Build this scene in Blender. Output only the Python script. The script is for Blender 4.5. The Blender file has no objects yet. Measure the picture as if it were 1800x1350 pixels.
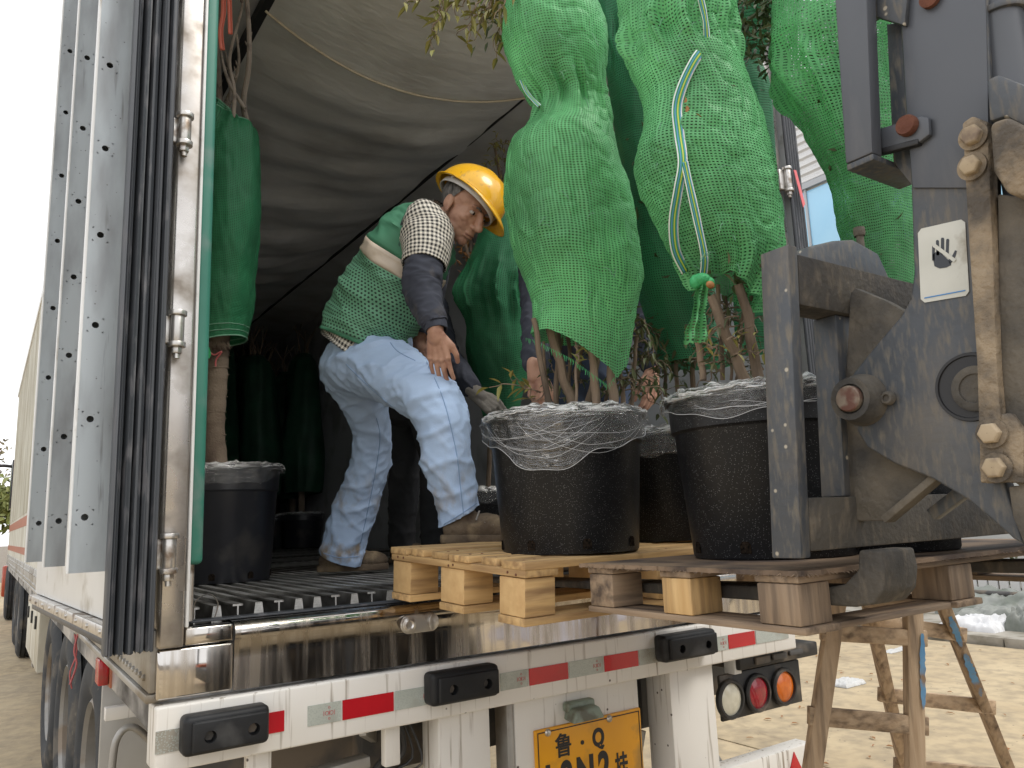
import bpy, bmesh, math, random
import numpy as np
from mathutils import Vector, Matrix, noise as mnoise

random.seed(7)
rng = np.random.default_rng(7)
S = bpy.context.scene
COL = S.collection
D = bpy.data
PI = math.pi
R = math.radians

# ------------------------------------------------------------------ camera
FOC = 1362.85
YAW, PIT, ROL = R(34.1787), R(9.98735), R(-2.26891)
CAM = np.array([-1.6199, -2.0203, 1.43])
_f = np.array([math.sin(YAW)*math.cos(PIT), math.cos(YAW)*math.cos(PIT), math.sin(PIT)])
_r = np.array([math.cos(YAW), -math.sin(YAW), 0.0])
_u = np.cross(_r, _f)
CR = math.cos(ROL)*_r + math.sin(ROL)*_u
CU = -math.sin(ROL)*_r + math.cos(ROL)*_u
CF = _f
cam = D.cameras.new('camera')
cam.sensor_width = 36.0
cam.lens = 36.0*FOC/1800
cam.clip_start = 0.05
cam.clip_end = 600
cam_o = D.objects.new('camera', cam)
COL.objects.link(cam_o)
cam_o.matrix_world = Matrix(((CR[0], CU[0], -CF[0], CAM[0]), (CR[1], CU[1], -CF[1], CAM[1]), (CR[2], CU[2], -CF[2], CAM[2]), (0, 0, 0, 1)))
S.camera = cam_o

# ------------------------------------------------------------------ world, sun, exposure
SUN_EL, SUN_AZ = R(52), R(150)          # azimuth from +Y (north) clockwise
W = D.worlds.new('World'); S.world = W; W.use_nodes = True
nt = W.node_tree; nt.nodes.clear()
N = nt.nodes.new; LK = nt.links.new
out = N('ShaderNodeOutputWorld'); bg = N('ShaderNodeBackground'); add = N('ShaderNodeMixRGB')
sky = N('ShaderNodeTexSky'); sky.sky_type = 'NISHITA'; sky.sun_disc = False
sky.sun_elevation = SUN_EL; sky.sun_rotation = SUN_AZ; sky.air_density = 1.0; sky.dust_density = 2.0
tc = N('ShaderNodeTexCoord'); nz = N('ShaderNodeTexNoise'); nz.inputs['Scale'].default_value = 2.6; nz.inputs['Detail'].default_value = 6
rp = N('ShaderNodeValToRGB'); rp.color_ramp.elements[0].position = 0.28; rp.color_ramp.elements[1].position = 0.52
rp.color_ramp.elements[0].color = (.72, .72, .72, 1); rp.color_ramp.elements[1].color = (1, 1, 1, 1)
add.inputs['Color2'].default_value = (9.6, 9.7, 9.9, 1)
LK(tc.outputs['Generated'], nz.inputs['Vector']); LK(nz.outputs['Fac'], rp.inputs['Fac'])
LK(rp.outputs['Color'], add.inputs['Fac']); LK(sky.outputs['Color'], add.inputs['Color1'])
LK(add.outputs['Color'], bg.inputs['Color']); bg.inputs['Strength'].default_value = 0.10
LK(bg.outputs['Background'], out.inputs['Surface'])
sun = D.lights.new('sun', 'SUN'); sun.energy = 1.25; sun.angle = R(24); sun.color = (1.0, .95, .87)
sun_o = D.objects.new('sun', sun); COL.objects.link(sun_o)
_sd = Vector((math.sin(SUN_AZ)*math.cos(SUN_EL), math.cos(SUN_AZ)*math.cos(SUN_EL), math.sin(SUN_EL)))
sun_o.rotation_euler = _sd.to_track_quat('Z', 'Y').to_euler(); sun_o.location = (0, -5, 12)
S.view_settings.view_transform = 'Standard'; S.view_settings.look = 'None'
S.view_settings.gamma = 1.0; S.view_settings.use_curve_mapping = False
S.view_settings.exposure = 0.65
S.cycles.max_bounces = 8; S.cycles.transparent_max_bounces = 16; S.cycles.diffuse_bounces = 4
S.cycles.use_denoising = True
S.cycles.sample_clamp_indirect = 8

# ------------------------------------------------------------------ measuring helpers (photograph measurements to metres)
def ray(u, v):
    return CF + CR*((u-900)/FOC) - CU*((v-675)/FOC)
def at(u, v, ax, val):
    d = ray(u, v); t = (val-CAM[ax])/d[ax]
    return CAM + t*d
def atp(u, v, P, n):
    d = ray(u, v); P = np.asarray(P, float); n = np.asarray(n, float)
    return CAM + d*(((P-CAM)@n)/(d@n))
def cp(u, v, d):
    return CAM + ray(u, v)*d
def pd(px, d):
    return px*d/FOC
def V(*a):
    return np.array(a, float)
def nrm(a):
    a = np.asarray(a, float); return a/np.linalg.norm(a)

# ------------------------------------------------------------------ materials
def link(t, a, b): t.links.new(a, b)
def mat(name, c, c2=None, vs=6.0, st=(1, 1, 1), rough=.55, rough2=None, metal=0.0, dirt=None, ds=3.0, damt=.5, dst=(1, 1, 1),
        bump=0.0, bs=60.0, bst=None, spec=.5, jit=0.0, spk=None, coat=0.0, dsoft=.12, wav=None, d2=None, low=None):
    m = D.materials.new(name); m.use_nodes = True; t = m.node_tree; n = t.nodes
    p = n['Principled BSDF']
    co = n.new('ShaderNodeTexCoord')
    def noise(scale, stretch, detail=5, seed=0.0):
        mp = n.new('ShaderNodeMapping'); mp.inputs['Scale'].default_value = stretch; mp.inputs['Location'].default_value = (seed, seed*1.7, seed*.3)
        t.links.new(co.outputs['Object'], mp.inputs['Vector'])
        z = n.new('ShaderNodeTexNoise'); z.inputs['Scale'].default_value = scale; z.inputs['Detail'].default_value = detail
        t.links.new(mp.outputs['Vector'], z.inputs['Vector']); return z
    def ramp(src, a, b):
        r = n.new('ShaderNodeMapRange'); r.inputs['From Min'].default_value = a; r.inputs['From Max'].default_value = b
        t.links.new(src, r.inputs['Value']); return r.outputs['Result']
    def mix(f, a, b):
        x = n.new('ShaderNodeMixRGB')
        if f is not None: t.links.new(f, x.inputs['Fac'])
        for q, s in ((a, 'Color1'), (b, 'Color2')):
            if isinstance(q, tuple): x.inputs[s].default_value = (*q, 1)
            else: t.links.new(q, x.inputs[s])
        return x.outputs['Color']
    col = c
    if c2 is not None:
        z = noise(vs, st)
        col = mix(ramp(z.outputs['Fac'], .32, .68), c, c2)
    if jit:
        oi = n.new('ShaderNodeObjectInfo'); hs = n.new('ShaderNodeHueSaturation')
        r = n.new('ShaderNodeMapRange'); r.inputs['To Min'].default_value = 1-jit; r.inputs['To Max'].default_value = 1+jit
        t.links.new(oi.outputs['Random'], r.inputs['Value']); t.links.new(r.outputs['Result'], hs.inputs['Value'])
        if isinstance(col, tuple): hs.inputs['Color'].default_value = (*col, 1)
        else: t.links.new(col, hs.inputs['Color'])
        col = hs.outputs['Color']
    rsock = None
    if dirt is not None:
        z = noise(ds, dst, 8, 3.1)
        f = ramp(z.outputs['Fac'], .5+(.5-damt)*.5-dsoft*.55, .5+(.5-damt)*.5+dsoft*.55)
        col = mix(f, col, dirt)
        if rough2 is not None:
            r = n.new('ShaderNodeMapRange'); r.inputs['To Min'].default_value = rough; r.inputs['To Max'].default_value = rough2
            t.links.new(f, r.inputs['Value']); rsock = r.outputs['Result']
    elif rough2 is not None:
        z = noise(vs*1.7, st, 6, 5.0)
        r = n.new('ShaderNodeMapRange'); r.inputs['From Min'].default_value = .3; r.inputs['From Max'].default_value = .7
        r.inputs['To Min'].default_value = rough; r.inputs['To Max'].default_value = rough2
        t.links.new(z.outputs['Fac'], r.inputs['Value']); rsock = r.outputs['Result']
    if d2 is not None:                       # further stains: (colour, scale, stretch, amount, softness)
        z = noise(d2[1], d2[2], 7, 7.7)
        col = mix(ramp(z.outputs['Fac'], .5+(.5-d2[3])*.5-d2[4]*.55, .5+(.5-d2[3])*.5+d2[4]*.55), col, d2[0])
    if low is not None:                      # mud splashed up from the ground: (colour, height, scale)
        sp_ = n.new('ShaderNodeSeparateXYZ'); t.links.new(co.outputs['Object'], sp_.inputs[0])
        z = noise(low[2], (1, 1, .6), 7, 2.2)
        a1 = n.new('ShaderNodeMath'); a1.operation = 'MULTIPLY'; t.links.new(ramp(sp_.outputs['Z'], low[1], low[1]*.15), a1.inputs[0]); t.links.new(ramp(z.outputs['Fac'], .50, .66), a1.inputs[1])
        col = mix(a1.outputs[0], col, low[0])
    if spk is not None:                      # specks: (colour, scale, size 0..1, share 0..1)
        vz = n.new('ShaderNodeTexVoronoi'); vz.inputs['Scale'].default_value = spk[1]
        t.links.new(co.outputs['Object'], vz.inputs['Vector'])
        f1 = ramp(vz.outputs['Distance'], spk[2], spk[2]*.6)
        sp = n.new('ShaderNodeSeparateColor'); t.links.new(vz.outputs['Color'], sp.inputs['Color'])
        f2 = ramp(sp.outputs['Red'], 1-spk[3], 1-spk[3]+.02)
        mm = n.new('ShaderNodeMath'); mm.operation = 'MULTIPLY'; t.links.new(f1, mm.inputs[0]); t.links.new(f2, mm.inputs[1])
        if len(spk) > 4:
            zz_ = noise(spk[4], (1, 1, .7), 4, 6.1); m3 = n.new('ShaderNodeMath'); m3.operation = 'MULTIPLY'; t.links.new(mm.outputs[0], m3.inputs[0]); t.links.new(ramp(zz_.outputs['Fac'], .30, .52), m3.inputs[1]); mm = m3
        col = mix(mm.outputs[0], col, spk[0])
    if isinstance(col, tuple): p.inputs['Base Color'].default_value = (*col, 1)
    else: t.links.new(col, p.inputs['Base Color'])
    p.inputs['Roughness'].default_value = rough
    if rsock is not None: t.links.new(rsock, p.inputs['Roughness'])
    p.inputs['Metallic'].default_value = metal
    p.inputs['Specular IOR Level'].default_value = spec
    p.inputs['Coat Weight'].default_value = coat
    last = None
    for (b, s, stt, sd) in ([(bump, bs, bst or st, 9.0)] if bump else []) + ([(wav[0], wav[1], wav[2], 13.0)] if wav else []):
        z = noise(s, stt, 6 if sd < 10 else 1, sd)
        bp = n.new('ShaderNodeBump'); bp.inputs['Strength'].default_value = 1.0; bp.inputs['Distance'].default_value = b
        t.links.new(z.outputs['Fac'], bp.inputs['Height'])
        if last: t.links.new(last, bp.inputs['Normal'])
        last = bp.outputs['Normal']
    if last: t.links.new(last, p.inputs['Normal'])
    return m

def wood(name, a, b, axis, dark=(.10, .075, .05), damt=.25, jit=.16):
    st = [26, 26, 26]; st[axis] = 2.2
    return mat(name, a, b, vs=2.2, st=tuple(st), rough=.75, dirt=dark, ds=4, dst=tuple(q*.45 for q in st), damt=damt, dsoft=.26, d2=(tuple(q*.55 for q in a), 9, (1, 1, 1), .09, .2), bump=.002, bs=4, bst=tuple(st), jit=jit)

def net_mat(name, thread, pitch=.0068, hole_alpha=.62, dark=(.01, .06, .025)):
    m = D.materials.new(name); m.use_nodes = True; t = m.node_tree; n = t.nodes; n.clear()
    o = n.new('ShaderNodeOutputMaterial'); uv = n.new('ShaderNodeUVMap'); 
    nzz = n.new('ShaderNodeTexNoise'); nzz.inputs['Scale'].default_value = 5; nzz.inputs['Detail'].default_value = 2; nzz.inputs['Roughness'].default_value = .5
    L = t.links.new
    L(uv.outputs['UV'], nzz.inputs['Vector'])
    vm = n.new('ShaderNodeVectorMath'); vm.operation = 'SCALE'; vm.inputs['Scale'].default_value = .036
    L(nzz.outputs['Color'], vm.inputs[0])
    va = n.new('ShaderNodeVectorMath'); L(uv.outputs['UV'], va.inputs[0]); L(vm.outputs['Vector'], va.inputs[1])
    sx = n.new('ShaderNodeSeparateXYZ'); L(va.outputs['Vector'], sx.inputs[0])
    fs = []
    for ax, pp, w in ((0, pitch*1.15, .50), (1, pitch, .36)):
        a = n.new('ShaderNodeMath'); a.operation = 'MULTIPLY'; a.inputs[1].default_value = PI/pp; L(sx.outputs[ax], a.inputs[0])
        s = n.new('ShaderNodeMath'); s.operation = 'SINE'; L(a.outputs[0], s.inputs[0])
        b = n.new('ShaderNodeMath'); b.operation = 'ABSOLUTE'; L(s.outputs[0], b.inputs[0])
        r = n.new('ShaderNodeMapRange'); r.inputs['From Min'].default_value = w; r.inputs['From Max'].default_value = w+.3; L(b.outputs[0], r.inputs['Value'])
        fs.append(r.outputs['Result'])
    mx = n.new('ShaderNodeMath'); mx.operation = 'MAXIMUM'; L(fs[0], mx.inputs[0]); L(fs[1], mx.inputs[1])
    # patches where the weave is pulled open or doubled
    nb = n.new('ShaderNodeTexNoise'); nb.inputs['Scale'].default_value = 5; nb.inputs['Detail'].default_value = 6; L(uv.outputs['UV'], nb.inputs['Vector'])
    al = n.new('ShaderNodeMapRange'); al.inputs['From Min'].default_value = .35; al.inputs['From Max'].default_value = .62
    al.inputs['To Min'].default_value = hole_alpha*.55; al.inputs['To Max'].default_value = min(1, hole_alpha*1.15); L(nb.outputs['Fac'], al.inputs['Value'])
    inv = n.new('ShaderNodeMath'); inv.operation = 'SUBTRACT'; inv.inputs[0].default_value = 1; L(mx.outputs[0], inv.inputs[1])
    hole = n.new('ShaderNodeMath'); hole.operation = 'MULTIPLY'; L(inv.outputs[0], hole.inputs[0]); L(al.outputs['Result'], hole.inputs[1])
    cm = n.new('ShaderNodeMixRGB'); cm.inputs['Color1'].default_value = (*thread, 1); cm.inputs['Color2'].default_value = (*dark, 1)
    L(inv.outputs[0], cm.inputs['Fac'])
    cn = n.new('ShaderNodeMixRGB'); cn.blend_type = 'MULTIPLY'; L(cm.outputs['Color'], cn.inputs['Color1'])
    cr = n.new('ShaderNodeMapRange'); cr.inputs['From Min'].default_value = .3; cr.inputs['From Max'].default_value = .7; cr.inputs['To Min'].default_value = .58; cr.inputs['To Max'].default_value = 1.18
    L(nb.outputs['Fac'], cr.inputs['Value']); cc = n.new('ShaderNodeCombineColor')
    for q in range(3): L(cr.outputs['Result'], cc.inputs[q])
    cn.inputs['Fac'].default_value = 1; L(cc.outputs['Color'], cn.inputs['Color2'])
    bp = n.new('ShaderNodeBump'); bp.inputs['Distance'].default_value = .0022; L(mx.outputs[0], bp.inputs['Height'])
    df = n.new('ShaderNodeBsdfPrincipled'); df.inputs['Roughness'].default_value = .5; df.inputs['Specular IOR Level'].default_value = .45
    L(cn.outputs['Color'], df.inputs['Base Color']); L(bp.outputs['Normal'], df.inputs['Normal'])
    tr = n.new('ShaderNodeBsdfTranslucent'); L(cn.outputs['Color'], tr.inputs['Color'])
    ms = n.new('ShaderNodeMixShader'); ms.inputs['Fac'].default_value = .25; L(df.outputs[0], ms.inputs[1]); L(tr.outputs[0], ms.inputs[2])
    tp = n.new('ShaderNodeBsdfTransparent'); ma = n.new('ShaderNodeMixShader')
    L(hole.outputs[0], ma.inputs['Fac']); L(ms.outputs[0], ma.inputs[1]); L(tp.outputs[0], ma.inputs[2]); L(ma.outputs[0], o.inputs['Surface'])
    return m

def film_mat(name):
    m = D.materials.new(name); m.use_nodes = True; t = m.node_tree; n = t.nodes; n.clear(); L = t.links.new
    o = n.new('ShaderNodeOutputMaterial'); uv = n.new('ShaderNodeUVMap')
    mp = n.new('ShaderNodeMapping'); mp.inputs['Scale'].default_value = (9, 75, 1); L(uv.outputs['UV'], mp.inputs['Vector'])
    z = n.new('ShaderNodeTexNoise'); z.inputs['Scale'].default_value = 1.0; z.inputs['Detail'].default_value = 7; z.inputs['Distortion'].default_value = 1.2; L(mp.outputs['Vector'], z.inputs['Vector'])
    z2 = n.new('ShaderNodeTexNoise'); z2.inputs['Scale'].default_value = 22; z2.inputs['Detail'].default_value = 5; L(uv.outputs['UV'], z2.inputs['Vector'])
    bp = n.new('ShaderNodeBump'); bp.inputs['Distance'].default_value = .010; L(z.outputs['Fac'], bp.inputs['Height'])
    b2 = n.new('ShaderNodeBump'); b2.inputs['Distance'].default_value = .006; L(z2.outputs['Fac'], b2.inputs['Height']); L(bp.outputs['Normal'], b2.inputs['Normal'])
    gl = n.new('ShaderNodeBsdfGlossy'); gl.inputs['Roughness'].default_value = .10; gl.inputs['Color'].default_value = (.95, .95, .95, 1); L(b2.outputs['Normal'], gl.inputs['Normal'])
    df = n.new('ShaderNodeBsdfDiffuse'); df.inputs['Color'].default_value = (.9, .9, .89, 1); L(b2.outputs['Normal'], df.inputs['Normal'])
    def mth(op, a, b=None):
        q = n.new('ShaderNodeMath'); q.operation = op; q.use_clamp = False
        for k, w in enumerate((a, b)):
            if w is None: continue
            if isinstance(w, (int, float)): q.inputs[k].default_value = w
            else: L(w, q.inputs[k])
        return q.outputs[0]
    def rng_(x, a, b, c, d):
        r = n.new('ShaderNodeMapRange'); L(x, r.inputs['Value'])
        for nm, w in (('From Min', a), ('From Max', b), ('To Min', c), ('To Max', d)): r.inputs[nm].default_value = w
        return r.outputs['Result']
    mp3 = n.new('ShaderNodeMapping'); mp3.inputs['Scale'].default_value = (3.2, 34, 1); mp3.inputs['Rotation'].default_value = (0, 0, .10); L(uv.outputs['UV'], mp3.inputs['Vector'])
    z3 = n.new('ShaderNodeTexNoise'); z3.inputs['Scale'].default_value = 1.0; z3.inputs['Detail'].default_value = 3; z3.inputs['Distortion'].default_value = .5; L(mp3.outputs['Vector'], z3.inputs['Vector'])
    fr = mth('FRACT', mth('MULTIPLY', z3.outputs['Fac'], 9.0))
    lines = rng_(mth('ABSOLUTE', mth('SUBTRACT', fr, .5)), .03, .11, 1.0, 0.0)
    msk = rng_(z2.outputs['Fac'], .42, .60, 0.0, 1.0)
    lines = mth('MULTIPLY', lines, msk)
    sx = n.new('ShaderNodeSeparateXYZ'); L(uv.outputs['UV'], sx.inputs[0])
    rim = rng_(sx.outputs[1], .25, .32, 1.0, 0.0)
    crum = mth('MULTIPLY', rng_(z.outputs['Fac'], .43, .55, .10, .95), rim)
    al = mth('MAXIMUM', mth('MULTIPLY', mth('MULTIPLY', lines, .7), rng_(sx.outputs[1], .25, .32, 1.0, .7)), crum)
    gd = n.new('ShaderNodeMixShader'); L(mth('MULTIPLY', al, .72), gd.inputs['Fac']); L(gl.outputs[0], gd.inputs[1]); L(df.outputs[0], gd.inputs[2])
    tp = n.new('ShaderNodeBsdfTransparent'); ma = n.new('ShaderNodeMixShader')
    L(mth('MAXIMUM', al, .12), ma.inputs['Fac']); L(tp.outputs[0], ma.inputs[1]); L(gd.outputs[0], ma.inputs[2]); L(ma.outputs[0], o.inputs['Surface'])
    return m

def pattern_mat(name, kind, a, b, su, sv, rough=.7, c=None):
    """printed or woven patterns that follow the cloth (UV in metres): check, dots, stripes."""
    m = D.materials.new(name); m.use_nodes = True; t = m.node_tree; n = t.nodes; L = t.links.new
    p = n['Principled BSDF']; p.inputs['Roughness'].default_value = rough
    uv = n.new('ShaderNodeUVMap'); sx = n.new('ShaderNodeSeparateXYZ'); L(uv.outputs['UV'], sx.inputs[0])
    def m2(op, x, y=None):
        q = n.new('ShaderNodeMath'); q.operation = op
        for i, w in enumerate((x, y)):
            if w is None: continue
            if isinstance(w, (int, float)): q.inputs[i].default_value = w
            else: L(w, q.inputs[i])
        return q.outputs[0]
    mixn = n.new('ShaderNodeMixRGB'); mixn.inputs['Color1'].default_value = (*a, 1); mixn.inputs['Color2'].default_value = (*b, 1)
    if kind == 'check':
        f1 = m2('FRACT', m2('DIVIDE', sx.outputs[0], su)); f2 = m2('FRACT', m2('DIVIDE', sx.outputs[1], sv))
        g1 = m2('LESS_THAN', f1, .52); g2 = m2('LESS_THAN', f2, .52)
        L(m2('MULTIPLY', m2('ADD', g1, g2), .5), mixn.inputs['Fac'])
    elif kind == 'dots':
        row = m2('FLOOR', m2('DIVIDE', sx.outputs[1], sv)); off = m2('MULTIPLY', m2('MODULO', row, 2.0), .5)
        fu = m2('SUBTRACT', m2('FRACT', m2('ADD', m2('DIVIDE', sx.outputs[0], su), off)), .5)
        fv = m2('SUBTRACT', m2('FRACT', m2('DIVIDE', sx.outputs[1], sv)), .5)
        r = m2('ADD', m2('MULTIPLY', fu, fu), m2('MULTIPLY', fv, fv))
        L(m2('LESS_THAN', r, .085), mixn.inputs['Fac'])
    else:   # stripes along the length of a tape: white, blue, white, yellow ...
        rp = n.new('ShaderNodeValToRGB'); rp.color_ramp.interpolation = 'CONSTANT'
        cols = [(.75, .8, .78), (.02, .25, .1), (.10, .28, .5), (.03, .3, .12), (.55, .6, .08), (.03, .3, .12), (.12, .3, .5), (.78, .82, .8)]
        el = rp.color_ramp.elements
        while len(el) < len(cols): el.new(.5)
        for i, cc in enumerate(cols):
            el[i].position = i/len(cols); el[i].color = (*cc, 1)
        L(m2('FRACT', m2('DIVIDE', sx.outputs[0], su)), rp.inputs['Fac'])
        L(rp.outputs['Color'], p.inputs['Base Color']); return m
    nzz = n.new('ShaderNodeTexNoise'); nzz.inputs['Scale'].default_value = 7; nzz.inputs['Detail'].default_value = 5; co = n.new('ShaderNodeTexCoord'); L(co.outputs['Object'], nzz.inputs['Vector'])
    mul = n.new('ShaderNodeMixRGB'); mul.blend_type = 'MULTIPLY'; mul.inputs['Fac'].default_value = .5
    L(mixn.outputs['Color'], mul.inputs['Color1']); L(nzz.outputs['Color'], mul.inputs['Color2'])
    bw = n.new('ShaderNodeRGBToBW'); L(nzz.outputs['Color'], bw.inputs[0]); L(bw.outputs[0], mul.inputs['Color2'])
    L(mixn.outputs['Color'], p.inputs['Base Color'])
    bp = n.new('ShaderNodeBump'); bp.inputs['Distance'].default_value = .006; L(nzz.outputs['Fac'], bp.inputs['Height']); L(bp.outputs['Normal'], p.inputs['Normal'])
    return m

# ------------------------------------------------------------------ mesh builder
def frame(d):
    d = nrm(d); a = V(0, 0, 1) if abs(d[2]) < .9 else V(1, 0, 0)
    x = nrm(np.cross(a, d)); return x, np.cross(d, x), d
class MB:
    def __init__(s): s.v = []; s.f = []; s.uv = {}
    def add(s, vs, fs):
        b = len(s.v); s.v += [tuple(map(float, q)) for q in vs]; s.f += [tuple(i+b for i in q) for q in fs]; return b
    def box(s, c, size, rot=None):
        c = V(*c); h = V(*size)/2
        p = [V(x, y, z)*h for x in (-1, 1) for y in (-1, 1) for z in (-1, 1)]
        if rot is not None: p = [np.asarray(rot) @ q for q in p]
        s.add([c+q for q in p], [(0, 1, 3, 2), (4, 6, 7, 5), (0, 4, 5, 1), (2, 3, 7, 6), (0, 2, 6, 4), (1, 5, 7, 3)]); return s
    def bb(s, x0, x1, y0, y1, z0, z1):
        return s.box(((x0+x1)/2, (y0+y1)/2, (z0+z1)/2), (abs(x1-x0), abs(y1-y0), abs(z1-z0)))
    def prism(s, pts, ex):
        n = len(pts); ex = V(*ex); a = [V(*q) for q in pts]
        s.add(a+[q+ex for q in a], [tuple(range(n))[::-1], tuple(range(n, 2*n))]+[(i, (i+1) % n, n+(i+1) % n, n+i) for i in range(n)]); return s
    def beam(s, p, q, w, h, up=(0, 0, 1)):
        p = V(*p); q = V(*q); d = nrm(q-p); x = nrm(np.cross(d, V(*up))); y = np.cross(x, d)
        c = [p+x*(a*w/2)+y*(b*h/2) for a, b in ((-1, -1), (1, -1), (1, 1), (-1, 1))]
        return s.prism(c, q-p)
    def tube(s, pts, rad, n=10, cap=True):
        pts = [V(*q) for q in pts]; k = len(pts)
        if not hasattr(rad, '__len__'): rad = [rad]*k
        px = None; vs = []
        for i in range(k):
            t = nrm(pts[min(i+1, k-1)]-pts[max(i-1, 0)])
            if px is None: px = frame(t)[0]
            x = nrm(px-t*(px@t)); y = np.cross(t, x); px = x
            vs += [pts[i]+(x*math.cos(2*PI*j/n)+y*math.sin(2*PI*j/n))*rad[i] for j in range(n)]
        fs = [(i*n+j, i*n+(j+1) % n, (i+1)*n+(j+1) % n, (i+1)*n+j) for i in range(k-1) for j in range(n)]
        if cap: fs += [tuple(range(n))[::-1], tuple(range((k-1)*n, k*n))]
        s.add(vs, fs); return s
    def cyl(s, p, q, r, r2=None, n=20): return s.tube([p, q], [r, r if r2 is None else r2], n)
    def lathe(s, c, ax, prof, n=32, cap0=False, cap1=False):
        x, y, z = frame(ax); c = V(*c); vs = []
        for (r, h) in prof:
            vs += [c+z*h+(x*math.cos(2*PI*j/n)+y*math.sin(2*PI*j/n))*r for j in range(n)]
        k = len(prof); fs = [(i*n+j, i*n+(j+1) % n, (i+1)*n+(j+1) % n, (i+1)*n+j) for i in range(k-1) for j in range(n)]
        if cap0: fs.append(tuple(range(n))[::-1])
        if cap1: fs.append(tuple(range((k-1)*n, k*n)))
        s.add(vs, fs); return s
    def ell(s, c, rad, axes=None, nu=18, nv=12):
        c = V(*c); A = np.eye(3) if axes is None else np.asarray(axes)
        vs = [c+A.T @ V(0, 0, rad[2])]
        for i in range(1, nv):
            th = PI*i/nv
            vs += [c+A.T @ V(rad[0]*math.sin(th)*math.cos(2*PI*j/nu), rad[1]*math.sin(th)*math.sin(2*PI*j/nu), rad[2]*math.cos(th)) for j in range(nu)]
        vs.append(c-A.T @ V(0, 0, rad[2])); L = len(vs)-1
        fs = [(0, 1+j, 1+(j+1) % nu) for j in range(nu)]
        fs += [(1+i*nu+j, 1+(i+1)*nu+j, 1+(i+1)*nu+(j+1) % nu, 1+i*nu+(j+1) % nu) for i in range(nv-2) for j in range(nu)]
        fs += [(L, 1+(nv-2)*nu+(j+1) % nu, 1+(nv-2)*nu+j) for j in range(nu)]
        s.add(vs, fs); return s
    def cap(s, p, q, r1, r2, n=16):
        """a rounded, tapering limb"""
        p = V(*p); q = V(*q); L = np.linalg.norm(q-p)
        if L < 1e-6: return s.ell(p, (r1, r1, r1))
        d = (q-p)/L; pts = []; rr = []
        for k in range(4):
            a = PI/2*(1-k/4.0)*1; pts.append(p-d*r1*math.sin(a)); rr.append(max(r1*math.cos(a), r1*.04))
        for k in range(5): pts.append(p+(q-p)*k/4); rr.append(r1+(r2-r1)*k/4)
        for k in range(1, 5):
            a = PI/2*k/4.0; pts.append(q+d*r2*math.sin(a)); rr.append(max(r2*math.cos(a), r2*.04))
        return s.tube(pts, rr, n)
    def grid(s, P, nu, nv, wrapu=False):
        """P: list of nv rows of nu points"""
        b = s.add([q for row in P for q in row], [])
        m = nu if wrapu else nu-1
        s.f += [(b+i*nu+j, b+i*nu+(j+1) % nu, b+(i+1)*nu+(j+1) % nu, b+(i+1)*nu+j) for i in range(nv-1) for j in range(m)]
        return s
    def mesh(s, name, bevel=0.0, seg=2, smooth=True, ang=35, org=(0, 0, 0)):
        me = D.meshes.new(name); o = V(*org)
        me.from_pydata([tuple(V(*q)-o) for q in s.v], [], s.f); me.validate(); 
        b = bmesh.new(); b.from_mesh(me)
        bmesh.ops.recalc_face_normals(b, faces=b.faces)
        if bevel:
            es = [e for e in b.edges if len(e.link_faces) == 2 and e.calc_face_angle(0) > R(30)]
            bmesh.ops.bevel(b, geom=es, offset=bevel, offset_type='OFFSET', segments=seg, profile=.5, affect='EDGES', clamp_overlap=True)
        b.to_mesh(me); b.free()
        if smooth:
            me.shade_smooth(); me.set_sharp_from_angle(angle=R(ang))
        return me

def root(name, label, cat, loc=(0, 0, 0), group=None):
    o = D.objects.new(name, None); COL.objects.link(o); o.location = tuple(map(float, loc)); o.empty_display_size = .1
    o['label'] = label; o['category'] = cat
    if group: o['group'] = group
    o['_org'] = [float(q) for q in loc]
    return o
def org_of(o):
    return V(*o['_org']) if o is not None and '_org' in o else V(0, 0, 0)
def put(name, me, m, parent=None, loc=None, kind=None, label=None):
    o = D.objects.new(name, me); COL.objects.link(o)
    if m is not None and len(me.materials) == 0: me.materials.append(m)
    if parent is not None:
        o.parent = parent; o['_org'] = list(org_of(parent))
    if loc is not None: o.location = tuple(map(float, loc))
    if kind: o['kind'] = kind
    if label: o['label'] = label
    return o
def part(name, mb, m, parent, bevel=0.0, seg=2, smooth=True, ang=35, kind=None, label=None):
    return put(name, mb.mesh(name, bevel, seg, smooth, ang, org_of(parent)), m, parent, kind=kind, label=label)
def solid(name, mb, m, label, cat, bevel=0.0, group=None, kind=None, ang=35):
    o = put(name, mb.mesh(name, bevel, ang=ang), m)
    if label: o['label'] = label
    if cat: o['category'] = cat
    if group: o['group'] = group
    if kind: o['kind'] = kind
    return o
def setuv(me, uvs):
    l = me.uv_layers.new(name='UVMap'); idx = np.zeros(len(me.loops), int); me.loops.foreach_get('vertex_index', idx)
    u = np.asarray(uvs, float)[idx]; l.data.foreach_set('uv', u.ravel())
def copy_thing(o, loc, rot, label):
    c = o.copy(); COL.objects.link(c); c.location = loc; c.rotation_euler = (0, 0, rot); c['label'] = label
    for ch in o.children:
        d = ch.copy(); COL.objects.link(d); d.parent = c
        for g in ch.children:
            e = g.copy(); COL.objects.link(e); e.parent = d
    return c
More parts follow.
